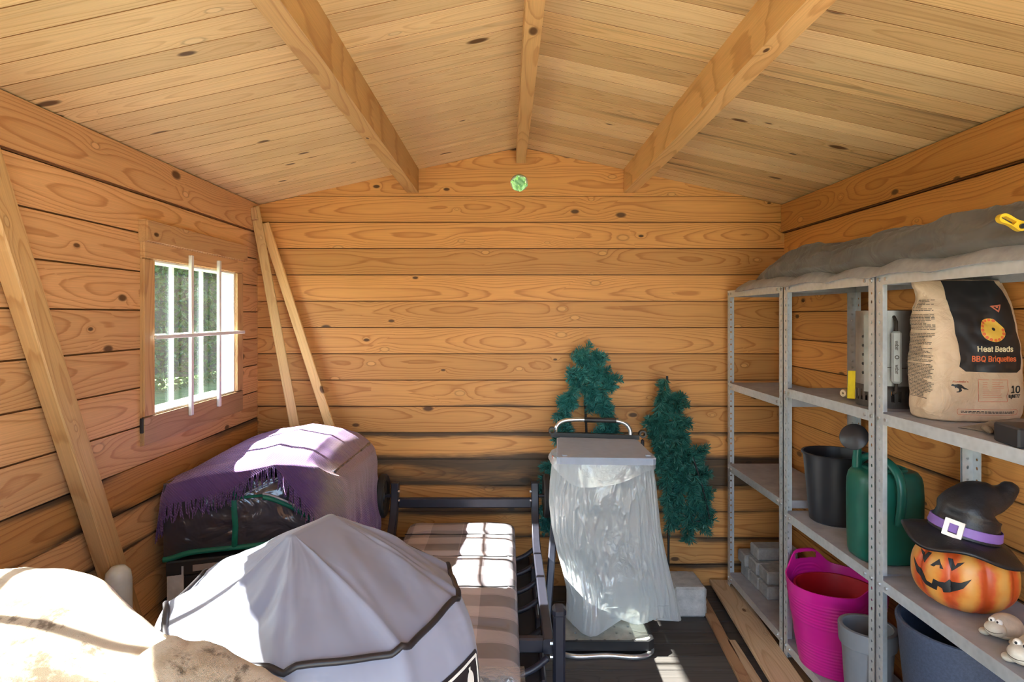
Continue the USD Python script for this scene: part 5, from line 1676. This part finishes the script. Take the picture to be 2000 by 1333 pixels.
def sweep_rect(path, w, h, parent, name, up=(1, 0, 0)):
    """A flat bar bent along a path."""
    p = np.asarray(path, float)
    t = np.gradient(p, axis=0)
    t /= np.linalg.norm(t, axis=1, keepdims=True)
    u = np.asarray(up, float)
    n = np.cross(t, u)
    n /= np.linalg.norm(n, axis=1, keepdims=True)
    c = 0.004
    sec = np.array([(-w / 2 + c, -h / 2), (w / 2 - c, -h / 2), (w / 2, -h / 2 + c), (w / 2, h / 2 - c), (w / 2 - c, h / 2), (-w / 2 + c, h / 2), (-w / 2, h / 2 - c), (-w / 2, -h / 2 + c)])
    V = p[:, None] + sec[None, :, :1] * u + sec[None, :, 1:] * n[:, None]
    V = np.concatenate([np.repeat(V[:1].mean(1, keepdims=True), 8, 1), V, np.repeat(V[-1:].mean(1, keepdims=True), 8, 1)], 0)
    m = surface(V, close_v=True)
    m.fix_normals()
    return put(parent, name, m, 'charcoal_metal', smooth=25)


for x in (XR0, XR1):
    path = spline([(x, 2.06, 0.332), (x, 2.4, 0.335), (x, 2.75, 0.338), (x, 2.93, 0.355), (x, 3.03, 0.43), (x, 3.075, 0.52), (x, 3.085, 0.605)], 60)
    sweep_rect(path, 0.036, 0.050, SL, 'side_rail')
bar(SL, 'cross_bar', (XR1 + 0.015, 3.080, 0.505), (XR0 - 0.015, 3.080, 0.505), 0.022, 0.050)
bar(SL, 'cross_bar', (XR1 + 0.015, 2.085, 0.328), (XR0 + 0.01, 2.085, 0.328), 0.030, 0.050)
for x in (XR0, XR1):
    for z in (0.49, 0.535):
        b = trimesh.creation.cylinder(0.007, 0.012, sections=8)
        b.apply_transform(trimesh.transformations.rotation_matrix(math.pi / 2, [0, 1, 0]))
        s = -1 if x > 0 else 1
        put(SL, 'bolt', b.apply_translation((x + s * 0.02, 3.066, z + 0.03)), 'bolt_steel', smooth=30)
# near leg, now pointing up
for x in (XR0 + 0.034, XR1 - 0.034):
    lg = bar(SL, 'leg', (x, 2.052, 0.205), (x, 2.052, 0.452), 0.040, 0.044, up=(0, -1, 0), c=0.008)
    bar(lg, 'foot_cap', (x, 2.052, 0.446), (x, 2.052, 0.476), 0.046, 0.050, up=(0, -1, 0), c=0.010) if False else put(lg, 'foot_cap', cbox((x - 0.023, 2.027, 0.440), (x + 0.023, 2.077, 0.474), 0.010), 'charcoal_metal', smooth=25)
    for z in (0.30, 0.345):
        b = trimesh.creation.cylinder(0.008, 0.012, sections=8)
        b.apply_transform(trimesh.transformations.rotation_matrix(math.pi / 2, [0, 1, 0]))
        put(SL, 'bolt', b.apply_translation((x - 0.024 if x > 0 else x + 0.024, 2.058, z)), 'bolt_steel', smooth=30)
# wheels
for x, s in ((XR0 + 0.048, 1), (XR1 - 0.048, -1)):
    wh = lathe([(0.012, -0.012), (0.03, -0.014), (0.034, -0.006), (0.072, -0.006), (0.076, -0.014), (0.098, -0.018), (0.106, -0.012), (0.107, 0.0), (0.106, 0.012), (0.098, 0.018), (0.076, 0.014), (0.072, 0.006), (0.034, 0.006), (0.03, 0.014), (0.012, 0.012)], 48)
    wh.apply_transform(trimesh.transformations.rotation_matrix(math.pi / 2, [0, 1, 0]))
    w = put(SL, 'wheel', wh.apply_translation((x + s * 0.012, 3.080, 0.540)), 'black_rubber', smooth=30)
    ax = trimesh.creation.cylinder(0.009, 0.07, sections=14)
    ax.apply_transform(trimesh.transformations.rotation_matrix(math.pi / 2, [0, 1, 0]))
    put(w, 'axle', ax.apply_translation((x - s * 0.012, 3.080, 0.540)), 'charcoal_metal', smooth=30)
# sling and its cross tubes
put(SL, 'sling', cbox((XR1 + 0.02, 2.0, 0.235), (XR0 - 0.02, 3.06, 0.243), 0.002), 'sling_fabric')
for y in (2.02, 2.22, 2.45, 2.62, 2.80, 2.97):
    q = spline([(XR1 + 0.006, y, 0.318), (XR1 + 0.05, y - 0.005, 0.285), (XR1 + 0.14, y - 0.02, 0.262), (XR0 - 0.14, y - 0.02, 0.262), (XR0 - 0.05, y - 0.005, 0.285), (XR0 - 0.006, y, 0.318)], 40)
    put(SL, 'cross_tube', tube(q, 0.011, 10), 'charcoal_metal', smooth=60)
for x in (XR0 - 0.02, XR1 + 0.02):
    for y in (2.30, 2.75):
        put(SL, 'support', cbox((x - 0.012, y - 0.012, 0.004), (x + 0.012, y + 0.012, 0.318), 0.003), 'charcoal_metal')
    bar(SL, 'lower_rail', (x, 2.0, 0.238), (x, 3.06, 0.238), 0.02, 0.03)

# plaid mattress in its plastic wrap
PBX = [(0, 0.0), (0.10, 0.0)]
usdkit.material(stage, '/World/Looks/plaid', {
    'tc': ('texture_coordinate', {}), 's': ('separate_xyz', {}),
    'u': ('math', {'math_type': 'multiply_add', 'value2': 1 / 0.26, 'value3': 10.07}), 'fu': ('math', {'math_type': 'fraction'}),
    'v': ('math', {'math_type': 'multiply_add', 'value2': 1 / 0.165, 'value3': 10.0}), 'fv': ('math', {'math_type': 'fraction'}),
    'ru': ('rgb_ramp', {'interpolate': False, 'ramp': [(0.0, (0.230, 0.210, 0.236)), (0.26, (0.414, 0.368, 0.396)), (0.275, (0.173, 0.146, 0.198)), (0.36, (0.414, 0.368, 0.396)), (0.375, (0.506, 0.444, 0.473)), (0.70, (0.230, 0.210, 0.236))]}),
    'rv': ('rgb_ramp', {'interpolate': False, 'ramp': [(0.0, (0.155, 0.150, 0.168)), (0.5, (0.540, 0.489, 0.525)), (0.52, (0.437, 0.394, 0.427)), (0.55, (0.540, 0.489, 0.525)), (0.97, (0.287, 0.254, 0.289))]}),
    'm': ('mix', {'fac': 0.5}), 'n': ('noise_texture', {'scale': 12.0, 'detail': 4.0, 'distortion': 1.5}), 'b': ('bump', {'strength': 0.5, 'distance': 0.010}), 'p': ('principled_bsdf', {'roughness': 0.7, 'coat_weight': 0.55, 'coat_roughness': 0.16})},
    [('tc.object', 's.vector'), ('s.x', 'u.value1'), ('u.value', 'fu.value1'), ('s.y', 'v.value1'), ('v.value', 'fv.value1'), ('fu.value', 'ru.fac'), ('fv.value', 'rv.fac'), ('ru.color', 'm.color1'), ('rv.color', 'm.color2'), ('m.color', 'p.base_color'),
     ('tc.object', 'n.vector'), ('n.fac', 'b.height'), ('b.normal', 'p.coat_normal')], surface='p.BSDF')
MT = thing('plaid_mattress', 'plaid lounger mattress wrapped in clear plastic lying in the upturned lounger', 'mattress')
y = np.linspace(1.72, 3.045, 110)
V = []
k = 64
ph = np.arange(k) * 2 * np.pi / k
c, s = np.cos(ph), np.sin(ph)
sx, sz = np.sign(c) * np.abs(c) ** 0.32, np.sign(s) * np.abs(s) ** 0.42
for yy in y:
    e = min(yy - 1.72, 3.045 - yy)
    rr = 1 - 0.5 * np.exp(-e / 0.018) * 0.8
    tuft = 0.012 * sum(np.exp(-((yy - q) / 0.016) ** 2) for q in (2.02, 2.31, 2.60, 2.86))
    x = -0.222 + 0.262 * sx * (0.96 + 0.04 * rr)
    z = 0.360 + 0.073 * sz * rr - tuft * np.sign(sz) * (np.abs(sz) > 0.9) + 0.006 * (meshkit.fbm(np.stack([x * 9, np.full(k, yy * 9), sz], -1), 2, 71) - 0.5) * 2
    V.append(np.stack([x, np.full(k, yy), z], 1))
V = [np.repeat([V[0].mean(0)], k, 0)] + V + [np.repeat([V[-1].mean(0)], k, 0)]
put(MT, 'mattress', surface(np.array(V), close_v=True), 'plaid', smooth=True)
for yq in (2.31, 2.60, 2.86):
    q = np.linspace(-0.475, 0.030, 30)
    put(MT, 'tuft_cord', tube(np.c_[q, np.full(30, yq) + 0.004 * np.sin(q * 30), np.full(30, 0.4245)], 0.0022, 6), 'sling_fabric')
usdkit.material(stage, '/World/Looks/clear_film', {
    'tc': ('texture_coordinate', {}), 'n': ('noise_texture', {'scale': 15.0, 'detail': 3.0, 'distortion': 1.5}), 'b': ('bump', {'strength': 0.9, 'distance': 0.03}), 't': ('transparent_bsdf', {'color': (0.97, 0.98, 0.98)}), 'g': ('glossy_bsdf', {'roughness': 0.12}),
    'd': ('diffuse_bsdf', {'color': (0.7, 0.74, 0.76)}), 'x': ('mix_closure', {'fac': 0.12}), 'y': ('mix_closure', {'fac': 0.04})},
    [('tc.object', 'n.vector'), ('n.fac', 'b.height'), ('b.normal', 'g.normal'), ('t.BSDF', 'x.closure1'), ('g.BSDF', 'x.closure2'), ('x.closure', 'y.closure1'), ('d.BSDF', 'y.closure2')], surface='y.closure')
fx = np.linspace(-0.49, 0.05, 60)
W = []
for s_ in np.linspace(0, 1, 24):
    yy = 1.60 + 0.15 * s_
    f = meshkit.fbm(np.stack([fx * 14, np.full_like(fx, s_ * 3), 0 * fx], -1), 3, 81)
    W.append(np.stack([fx, np.full_like(fx, yy) + 0.02 * f, 0.436 + 0.035 * f * (1 - s_) + 0.004 + 0.02 * (1 - s_) * (f > 0.55)], 1))
put(MT, 'plastic_wrap', solid(np.array(W), 0.001), 'clear_film', smooth=True, label='loose crumpled end of the clear plastic wrap')

# ---------------------------------------------------------------- waste-bag stand
plain('brushed_alloy', (0.66, 0.67, 0.68), 0.28, metal=0.85, var=0.05)
plain('lid_grey', (0.34, 0.39, 0.49), 0.6, var=0.08, bump=0.1)
plain('stand_black', (0.020, 0.019, 0.020), 0.4)
plain('tray_grey', (0.40, 0.42, 0.38), 0.55, var=0.2)
ST = thing('bag_stand', 'waste-bag stand with grey lid and curved metal handle', 'bag stand')
xl, xr = 0.205, 0.638
lid = []
V = np.array([(xl, 2.585, 0.843), (xr, 2.585, 0.838), (xr - 0.012, 2.93, 0.853), (xl + 0.025, 2.93, 0.862)])
t_ = 0.027


def lidmesh():
    q = []
    for p in V:
        q.append(p)
    mid = V.mean(0)
    pts = []
    for p in V:
        d = np.sign(p - mid)
        for cx_, cy_ in ((0.006, 0.02), (0.02, 0.006)):
            a = p - np.array([d[0] * cx_, d[1] * cy_, 0])
            pts += [a, a - [0, 0, t_], ]
            pts += [a - np.array([d[0] * 0.004, d[1] * 0.004, -0.003])]
    return hull(pts)


ld = put(ST, 'lid', lidmesh(), 'lid_grey', smooth=20)
put(ld, 'lid_lip', hull([V[0] + [0.01, 0.0, 0.004], V[1] + [-0.01, 0.0, 0.004], V[0] + [0.01, 0.022, 0.006], V[1] + [-0.01, 0.022, 0.006], V[0] + [0.01, 0, 0], V[1] + [-0.01, 0, 0], V[0] + [0.01, 0.02, 0], V[1] + [-0.01, 0.02, 0]]), 'lid_grey')
for x in (xl + 0.03, xr - 0.05):
    put(ld, 'lid_clip', cbox((x, 2.60, 0.846), (x + 0.022, 2.622, 0.853), 0.002), 'lid_grey')
put(ST, 'hinge_bar', hull([(xl + 0.005, 2.932, 0.862), (xr - 0.005, 2.932, 0.850), (xl + 0.005, 2.958, 0.862), (xr - 0.005, 2.958, 0.850), (xl + 0.005, 2.932, 0.885), (xr - 0.005, 2.932, 0.871), (xl + 0.005, 2.958, 0.885), (xr - 0.005, 2.958, 0.871)]), 'stand_black')
for x, z in ((xl + 0.012, 0.893), (xr + 0.010, 0.878)):
    kn = lathe([(0.010, -0.014), (0.0175, -0.014), (0.0175, 0.014), (0.010, 0.014), (0.010, -0.014)], 24)
    kn.apply_transform(trimesh.transformations.rotation_matrix(math.pi / 2, [1, 0, 0]))
    put(ST, 'hinge_eye', kn.apply_translation((x, 2.938, z)), 'stand_black', smooth=40)
hp = spline([(xl + 0.030, 2.948, 0.866), (xl + 0.030, 2.952, 0.898), (xl + 0.050, 2.955, 0.928), (xl + 0.095, 2.957, 0.941), (0.42, 2.957, 0.941), (xr - 0.105, 2.957, 0.935), (xr - 0.062, 2.955, 0.918), (xr - 0.045, 2.952, 0.888), (xr - 0.045, 2.948, 0.855)], 70)
put(ST, 'handle', tube(hp, 0.0098, 14), 'brushed_alloy', smooth=60)
put(ST, 'handle_grip', tube([(0.372, 2.957, 0.9415), (0.525, 2.957, 0.9385)], 0.0125, 16), 'stand_black', smooth=60)
tray = sg.Polygon([(0.235, 2.60), (0.60, 2.60), (0.628, 2.625), (0.628, 2.90), (0.60, 2.925), (0.235, 2.925), (0.207, 2.90), (0.207, 2.625)])
dr = [sg.Point(x, yv).buffer(0.0058, 5) for x in (0.30, 0.36, 0.42, 0.48, 0.54) for yv in (2.635, 2.69, 2.745, 2.80)]
up = lambda m, z: tm(m).apply_translation((0, 0, z))
tr = put(ST, 'tray', up(trimesh.creation.extrude_polygon(tray.buffer(-0.012).difference(shapely.unary_union(dr)), 0.006, engine='earcut'), 0.046), 'tray_grey')
put(tr, 'tray_rim', up(trimesh.creation.extrude_polygon(tray.difference(tray.buffer(-0.013)), 0.040, engine='earcut'), 0.022), 'stand_black')
put(ST, 'floor_tube', tube(spline([(0.23, 2.72, 0.012), (0.222, 2.615, 0.012), (0.255, 2.588, 0.012), (0.42, 2.586, 0.012), (0.59, 2.588, 0.012), (0.615, 2.615, 0.012), (0.61, 2.72, 0.012)], 50), 0.0105, 12), 'brushed_alloy', smooth=60)
for a, b in (((0.236, 2.93, 0.60), (0.172, 2.70, 0.030)), ((xr + 0.012, 2.945, 0.850), (xr + 0.012, 2.95, 0.012))):
    bar(ST, 'leg', a, b, 0.034 if a[0] < 0.3 else 0.016, 0.014 if a[0] < 0.3 else 0.016, 'charcoal_metal', up=(0, -1, 0))
put(ST, 'cross_bar', cbox((0.16, 2.655, 0.03), (0.24, 2.675, 0.055), 0.003), 'charcoal_metal')

# the bag
usdkit.material(stage, '/World/Looks/milky_film', {
    'tc': ('texture_coordinate', {}), 'n': ('noise_texture', {'scale': 34.0, 'detail': 4.0, 'distortion': 2.0}), 'n1': ('noise_texture', {'scale': 3.0, 'detail': 2.0}), 'mr': ('map_range', {'from_min': 0.45, 'from_max': 0.7, 'to_min': 0.05, 'to_max': 0.9, 'clamp': True}),
    'mu': ('math', {'math_type': 'multiply'}), 'b': ('bump', {'strength': 0.7, 'distance': 0.012}),
    't': ('transparent_bsdf', {'color': (0.93, 0.95, 0.94)}), 'd': ('diffuse_bsdf', {'color': (0.76, 0.82, 0.86)}), 'l': ('translucent_bsdf', {'color': (0.82, 0.88, 0.92)}), 'g': ('glossy_bsdf', {'roughness': 0.24, 'color': (0.95, 0.95, 0.95)}),
    'a': ('mix_closure', {'fac': 0.45}), 'c': ('mix_closure', {'fac': 0.36}), 'e': ('mix_closure', {'fac': 0.10})},
    [('tc.object', 'n.vector'), ('tc.object', 'n1.vector'), ('n1.fac', 'mr.value'), ('n.fac', 'mu.value1'), ('mr.result', 'mu.value2'), ('mu.value', 'b.height'), ('b.normal', 'g.normal'), ('b.normal', 'd.normal'), 
     ('d.BSDF', 'a.closure1'), ('l.BSDF', 'a.closure2'), ('a.closure', 'c.closure1'), ('t.BSDF', 'c.closure2'), ('c.closure', 'e.closure1'), ('g.BSDF', 'e.closure2')], surface='e.closure')
PB = thing('plastic_bag', 'milky see-through plastic waste bag hanging from the grey-lidded stand', 'plastic bag')
nbg = 320
tb2 = np.arange(nbg) * 2 * np.pi / nbg
cB, sB = np.cos(tb2), np.sin(tb2)
lev = np.array([(0.812, 0.208, 0.640), (0.77, 0.203, 0.652), (0.70, 0.194, 0.664), (0.60, 0.190, 0.674), (0.50, 0.200, 0.686), (0.40, 0.222, 0.705), (0.30, 0.250, 0.728), (0.22, 0.268, 0.748), (0.15, 0.268, 0.764), (0.10, 0.262, 0.778)])
V = []
for s in np.linspace(0, 1, 170):
    z = 0.812 + (0.098 - 0.812) * s
    x0 = np.interp(-z, -lev[:, 0], lev[:, 1])
    x1 = np.interp(-z, -lev[:, 0], lev[:, 2])
    dep = np.interp(s, [0, 0.15, 0.5, 0.8, 1.0], [0.14, 0.12, 0.10, 0.085, 0.045])
    ycen = np.interp(s, [0, 1], [2.755, 2.745])
    f = meshkit.fbm(np.stack([cB * 3.0, sB * 3.0, np.full(nbg, s * 1.6)], -1), 4, 91) - 0.5
    pl = np.sin(tb2 * 13 + 2.5 * f * 6) * (0.5 - 0.3 * s)
    cr1 = np.abs(meshkit.fbm(np.stack([cB * 6 + 2 * s, sB * 6, np.full(nbg, s * 2.6)], -1), 3, 95) - 0.5)
    cr2 = np.abs(meshkit.noise(np.stack([cB * 14, sB * 14 + s * 3, np.full(nbg, s * 5) + cB * 3], -1), 96) - 0.5)
    r = 1 + 0.05 * pl * 0.6 + 0.16 * f + (0.13 * ((0.12 - np.minimum(cr1, 0.12)) / 0.12) ** 2 + 0.05 * (0.15 - np.minimum(cr2, 0.15)) / 0.15) * min(1, s * 6)
    x = (x0 + x1) / 2 + (x1 - x0) / 2 * np.sign(cB) * np.abs(cB) ** 0.75 * (1 + 0.02 * pl)
    yv = ycen + dep * np.sign(sB) * np.abs(sB) ** 0.8 * r - 0.0
    fold = np.exp(-((x - (0.30 + 0.16 * (s - 0.55) / 0.45)) / 0.03) ** 2) * np.clip((s - 0.5) / 0.3, 0, 1) * (sB < 0)
    yv = yv + 0.035 * fold
    lobe = np.clip((s - 0.68) / 0.3, 0, 1) * np.exp(-((x - 0.36) / 0.075) ** 2) * (sB < 0)
    yv = yv - 0.075 * lobe
    zz = np.full(nbg, z) - 0.030 * lobe + 0.012 * np.sin(x * 30) * s * (1 - lobe) * (s > 0.9)
    V.append(np.stack([x, yv, np.maximum(zz, 0.060)], 1))
V.append(np.repeat([V[-1].mean(0)], nbg, 0))
put(PB, 'bag', surface(np.array(V)[:, ::-1], close_v=True), 'milky_film', smooth=True)
Cf = []
for s in np.linspace(0, 1, 14):
    f = meshkit.fbm(np.stack([cB * 5, sB * 5, np.full(nbg, s)], -1), 3, 93) - 0.5
    drop = 0.055 * (0.35 + 0.75 * np.clip(-sB, 0, 1) ** 0.8) * (1 + 0.35 * np.sin(tb2 * 3 + 1)) 
    x = 0.424 + (0.226 + 0.010 * s + 0.010 * f) * np.sign(cB) * np.abs(cB) ** 0.7
    yv = 2.755 + (0.158 + 0.008 * s + 0.014 * f) * np.sign(sB) * np.abs(sB) ** 0.75
    Cf.append(np.stack([x, yv, 0.824 - drop * s * 1.35 + 0.006 * f], 1))
put(PB, 'folded_rim', surface(np.array(Cf), close_v=True), 'milky_film', smooth=True)
put(PB, 'tie_tab', cbox((0.198, 2.70, 0.79), (0.206, 2.715, 0.825), 0.001), 'print_red', label='small red tie tab')

# ---------------------------------------------------------------- two artificial Christmas trees leaning flat on the back wall
usdkit.material(stage, '/World/Looks/needles', {
    'g': ('geometry', {}), 'r': ('rgb_ramp', {'ramp': [(0.0, (0.035, 0.22, 0.20)), (0.6, (0.075, 0.40, 0.36)), (0.85, (0.16, 0.58, 0.52)), (1.0, (0.45, 0.5, 0.28))]}), 'd': ('principled_bsdf', {'roughness': 0.5})},
    [('g.random_per_island', 'r.fac'), ('r.color', 'd.base_color')], surface='d.BSDF')
usdkit.material(stage, '/World/Looks/needles_dark', {
    'g': ('geometry', {}), 'r': ('rgb_ramp', {'ramp': [(0.0, (0.022, 0.14, 0.11)), (0.6, (0.05, 0.26, 0.20)), (0.9, (0.11, 0.40, 0.32)), (1.0, (0.38, 0.4, 0.25))]}), 'd': ('principled_bsdf', {'roughness': 0.5})},
    [('g.random_per_island', 'r.fac'), ('r.color', 'd.base_color')], surface='d.BSDF')
plain('wire_black', (0.012, 0.012, 0.014), 0.45)


def needle_branch(pts, dens, ln, r):
    p = spline(pts, max(8, int(np.linalg.norm(np.diff(np.asarray(pts), axis=0), axis=1).sum() * 120)))
    L = np.linalg.norm(np.diff(p, axis=0), axis=1).sum()
    n = int(L * dens)
    u = r.random(n) * (len(p) - 1.001)
    i = u.astype(int)
    base = p[i] + (p[i + 1] - p[i]) * (u - i)[:, None]
    t = p[i + 1] - p[i]
    t /= np.linalg.norm(t, axis=1, keepdims=True)
    d = r.normal(size=(n, 3))
    d -= t * (d * t).sum(1, keepdims=True)
    d /= np.linalg.norm(d, axis=1, keepdims=True)
    dirn = d * 0.82 + t * 0.57
    side = np.cross(dirn, r.normal(size=(n, 3)))
    side /= np.linalg.norm(side, axis=1, keepdims=True)
    l = ln * r.uniform(0.7, 1.15, (n, 1))
    w = 0.0021
    tip = base + dirn * l
    tip[:, 1] = np.minimum(tip[:, 1], 3.268)
    v = np.stack([base - side * w * 0.6, base + dirn * l * 0.55 - side * w, tip, base + dirn * l * 0.55 + side * w], 1).reshape(-1, 3)
    k = np.arange(n)[:, None] * 4
    return trimesh.Trimesh(v, np.vstack([k + [0, 1, 2], k + [0, 2, 3]]), process=False)


def clump(parent, mat_, px_list, r, Y=3.17, dens=2100, ln=0.040, spread=0.032, twigs=None):
    """A branch drawn through points measured on the photograph, with side twigs."""
    pts = [P(a, b, Y + r.normal(0, 0.012)) for a, b in px_list]
    pts = np.array(pts)
    pts[:, 1] = np.clip(pts[:, 1], 3.06, 3.235)
    ms = [needle_branch(pts, dens, ln, r)]
    q = spline(pts, 40)
    L = np.linalg.norm(np.diff(q, axis=0), axis=1).sum()
    for k in range(int(L / 0.017)):
        i = r.integers(2, 38)
        t = q[i + 1] - q[i - 1]
        t /= np.linalg.norm(t)
        d = r.normal(size=3) * np.array([1, 0.5, 1])
        d -= t * d.dot(t)
        d = d / np.linalg.norm(d) + t * 0.7
        d /= np.linalg.norm(d)
        e = q[i] + d * r.uniform(0.5, 1.0) * spread * 2
        e[1] = min(max(e[1], 3.05), 3.245)
        ms.append(needle_branch([q[i], (q[i] + e) / 2, e], dens * 0.9, ln * 0.85, r))
    put(parent, 'branch', cat_(*ms), mat_)
    return pts


rt = np.random.default_rng(12)
T1 = thing('artificial_tree', 'blue-green artificial Christmas tree behind the bag stand, the taller of two', 'artificial tree')
put(T1, 'trunk', tube([P(1141, 742, 3.20), P(1146, 860, 3.20), (0.40, 3.19, 0.004)], 0.006, 8), 'wire_black', smooth=60)
for q in ([(1112, 700), (1130, 696), (1150, 715), (1170, 700)], [(1108, 735), (1135, 728), (1160, 742), (1168, 706)], [(1150, 735), (1172, 726), (1192, 745), (1200, 757)], [(1120, 760), (1145, 755), (1175, 762), (1198, 752)],
          [(1140, 720), (1122, 745), (1115, 775), (1102, 800)], [(1128, 765), (1108, 788), (1096, 808), (1086, 818)], [(1112, 790), (1104, 815), (1100, 838), (1096, 858)], [(1085, 850), (1100, 852), (1118, 845)],
          [(1152, 768), (1168, 785), (1180, 803), (1186, 822)], [(1176, 772), (1186, 792), (1192, 812), (1190, 835)], [(1152, 852), (1172, 850), (1192, 846), (1208, 854)], [(1186, 822), (1196, 838), (1204, 850)],
          [(1130, 706), (1140, 690), (1146, 700)], [(1166, 712), (1172, 694)], [(1072, 910), (1078, 935), (1072, 965)], [(1080, 900), (1070, 950), (1068, 1000), (1074, 1030)], [(1084, 960), (1076, 1000), (1080, 1040)], [(1160, 748), (1150, 775), (1165, 800)]):
    clump(T1, 'needles', q, rt, Y=3.16 if q[0][0] > 1085 or q[0][1] < 880 else 3.225)
T2 = thing('artificial_tree', 'dark green narrow artificial Christmas tree between the bag stand and the shelves', 'artificial tree')
put(T2, 'trunk', tube([P(1303, 735, 3.20), P(1306, 1000, 3.20), (0.84, 3.20, 0.004)], 0.006, 8), 'wire_black', smooth=60)
put(T2, 'stand_wire', tube([P(1352, 890, 3.14), P(1372, 950, 3.14), P(1386, 1012, 3.14), P(1384, 1020, 3.14), P(1346, 1018, 3.15)], 0.0045, 8), 'wire_black', smooth=60)
for q in ([(1299, 738), (1300, 765), (1302, 800)], [(1296, 760), (1288, 785), (1284, 810)], [(1306, 765), (1316, 790), (1320, 815)], [(1302, 785), (1300, 830), (1296, 870)], [(1292, 790), (1286, 840), (1288, 880)], [(1316, 780), (1328, 782), (1336, 795)],
          [(1312, 800), (1328, 815), (1336, 840)], [(1288, 815), (1276, 822), (1268, 828)], [(1284, 820), (1278, 850), (1290, 875)], [(1318, 820), (1326, 850), (1328, 880)], [(1306, 830), (1310, 880), (1308, 925)], [(1296, 860), (1288, 895), (1292, 925)],
          [(1320, 860), (1322, 900), (1316, 940)], [(1332, 840), (1330, 870), (1326, 900)], [(1330, 895), (1342, 885), (1352, 888)], [(1306, 910), (1302, 950), (1306, 985)], [(1316, 930), (1318, 970), (1314, 1010)], [(1326, 880), (1338, 915), (1340, 950)],
          [(1346, 900), (1360, 890), (1376, 880)], [(1350, 905), (1364, 915), (1376, 935)], [(1340, 940), (1352, 960), (1366, 985)], [(1356, 930), (1372, 955), (1384, 975)], [(1366, 960), (1378, 985), (1382, 1005)], [(1304, 980), (1306, 1010), (1310, 1025)],
          [(1340, 980), (1350, 1005), (1352, 1025)], [(1344, 1010), (1342, 1035), (1346, 1048)], [(1374, 1000), (1380, 1018), (1372, 1036)], [(1352, 970), (1362, 1000), (1370, 1020)], [(1300, 890), (1294, 900), (1286, 905)], [(1328, 925), (1330, 960), (1326, 1000)]):
    clump(T2, 'needles_dark', q, rt, Y=3.15, spread=0.024)
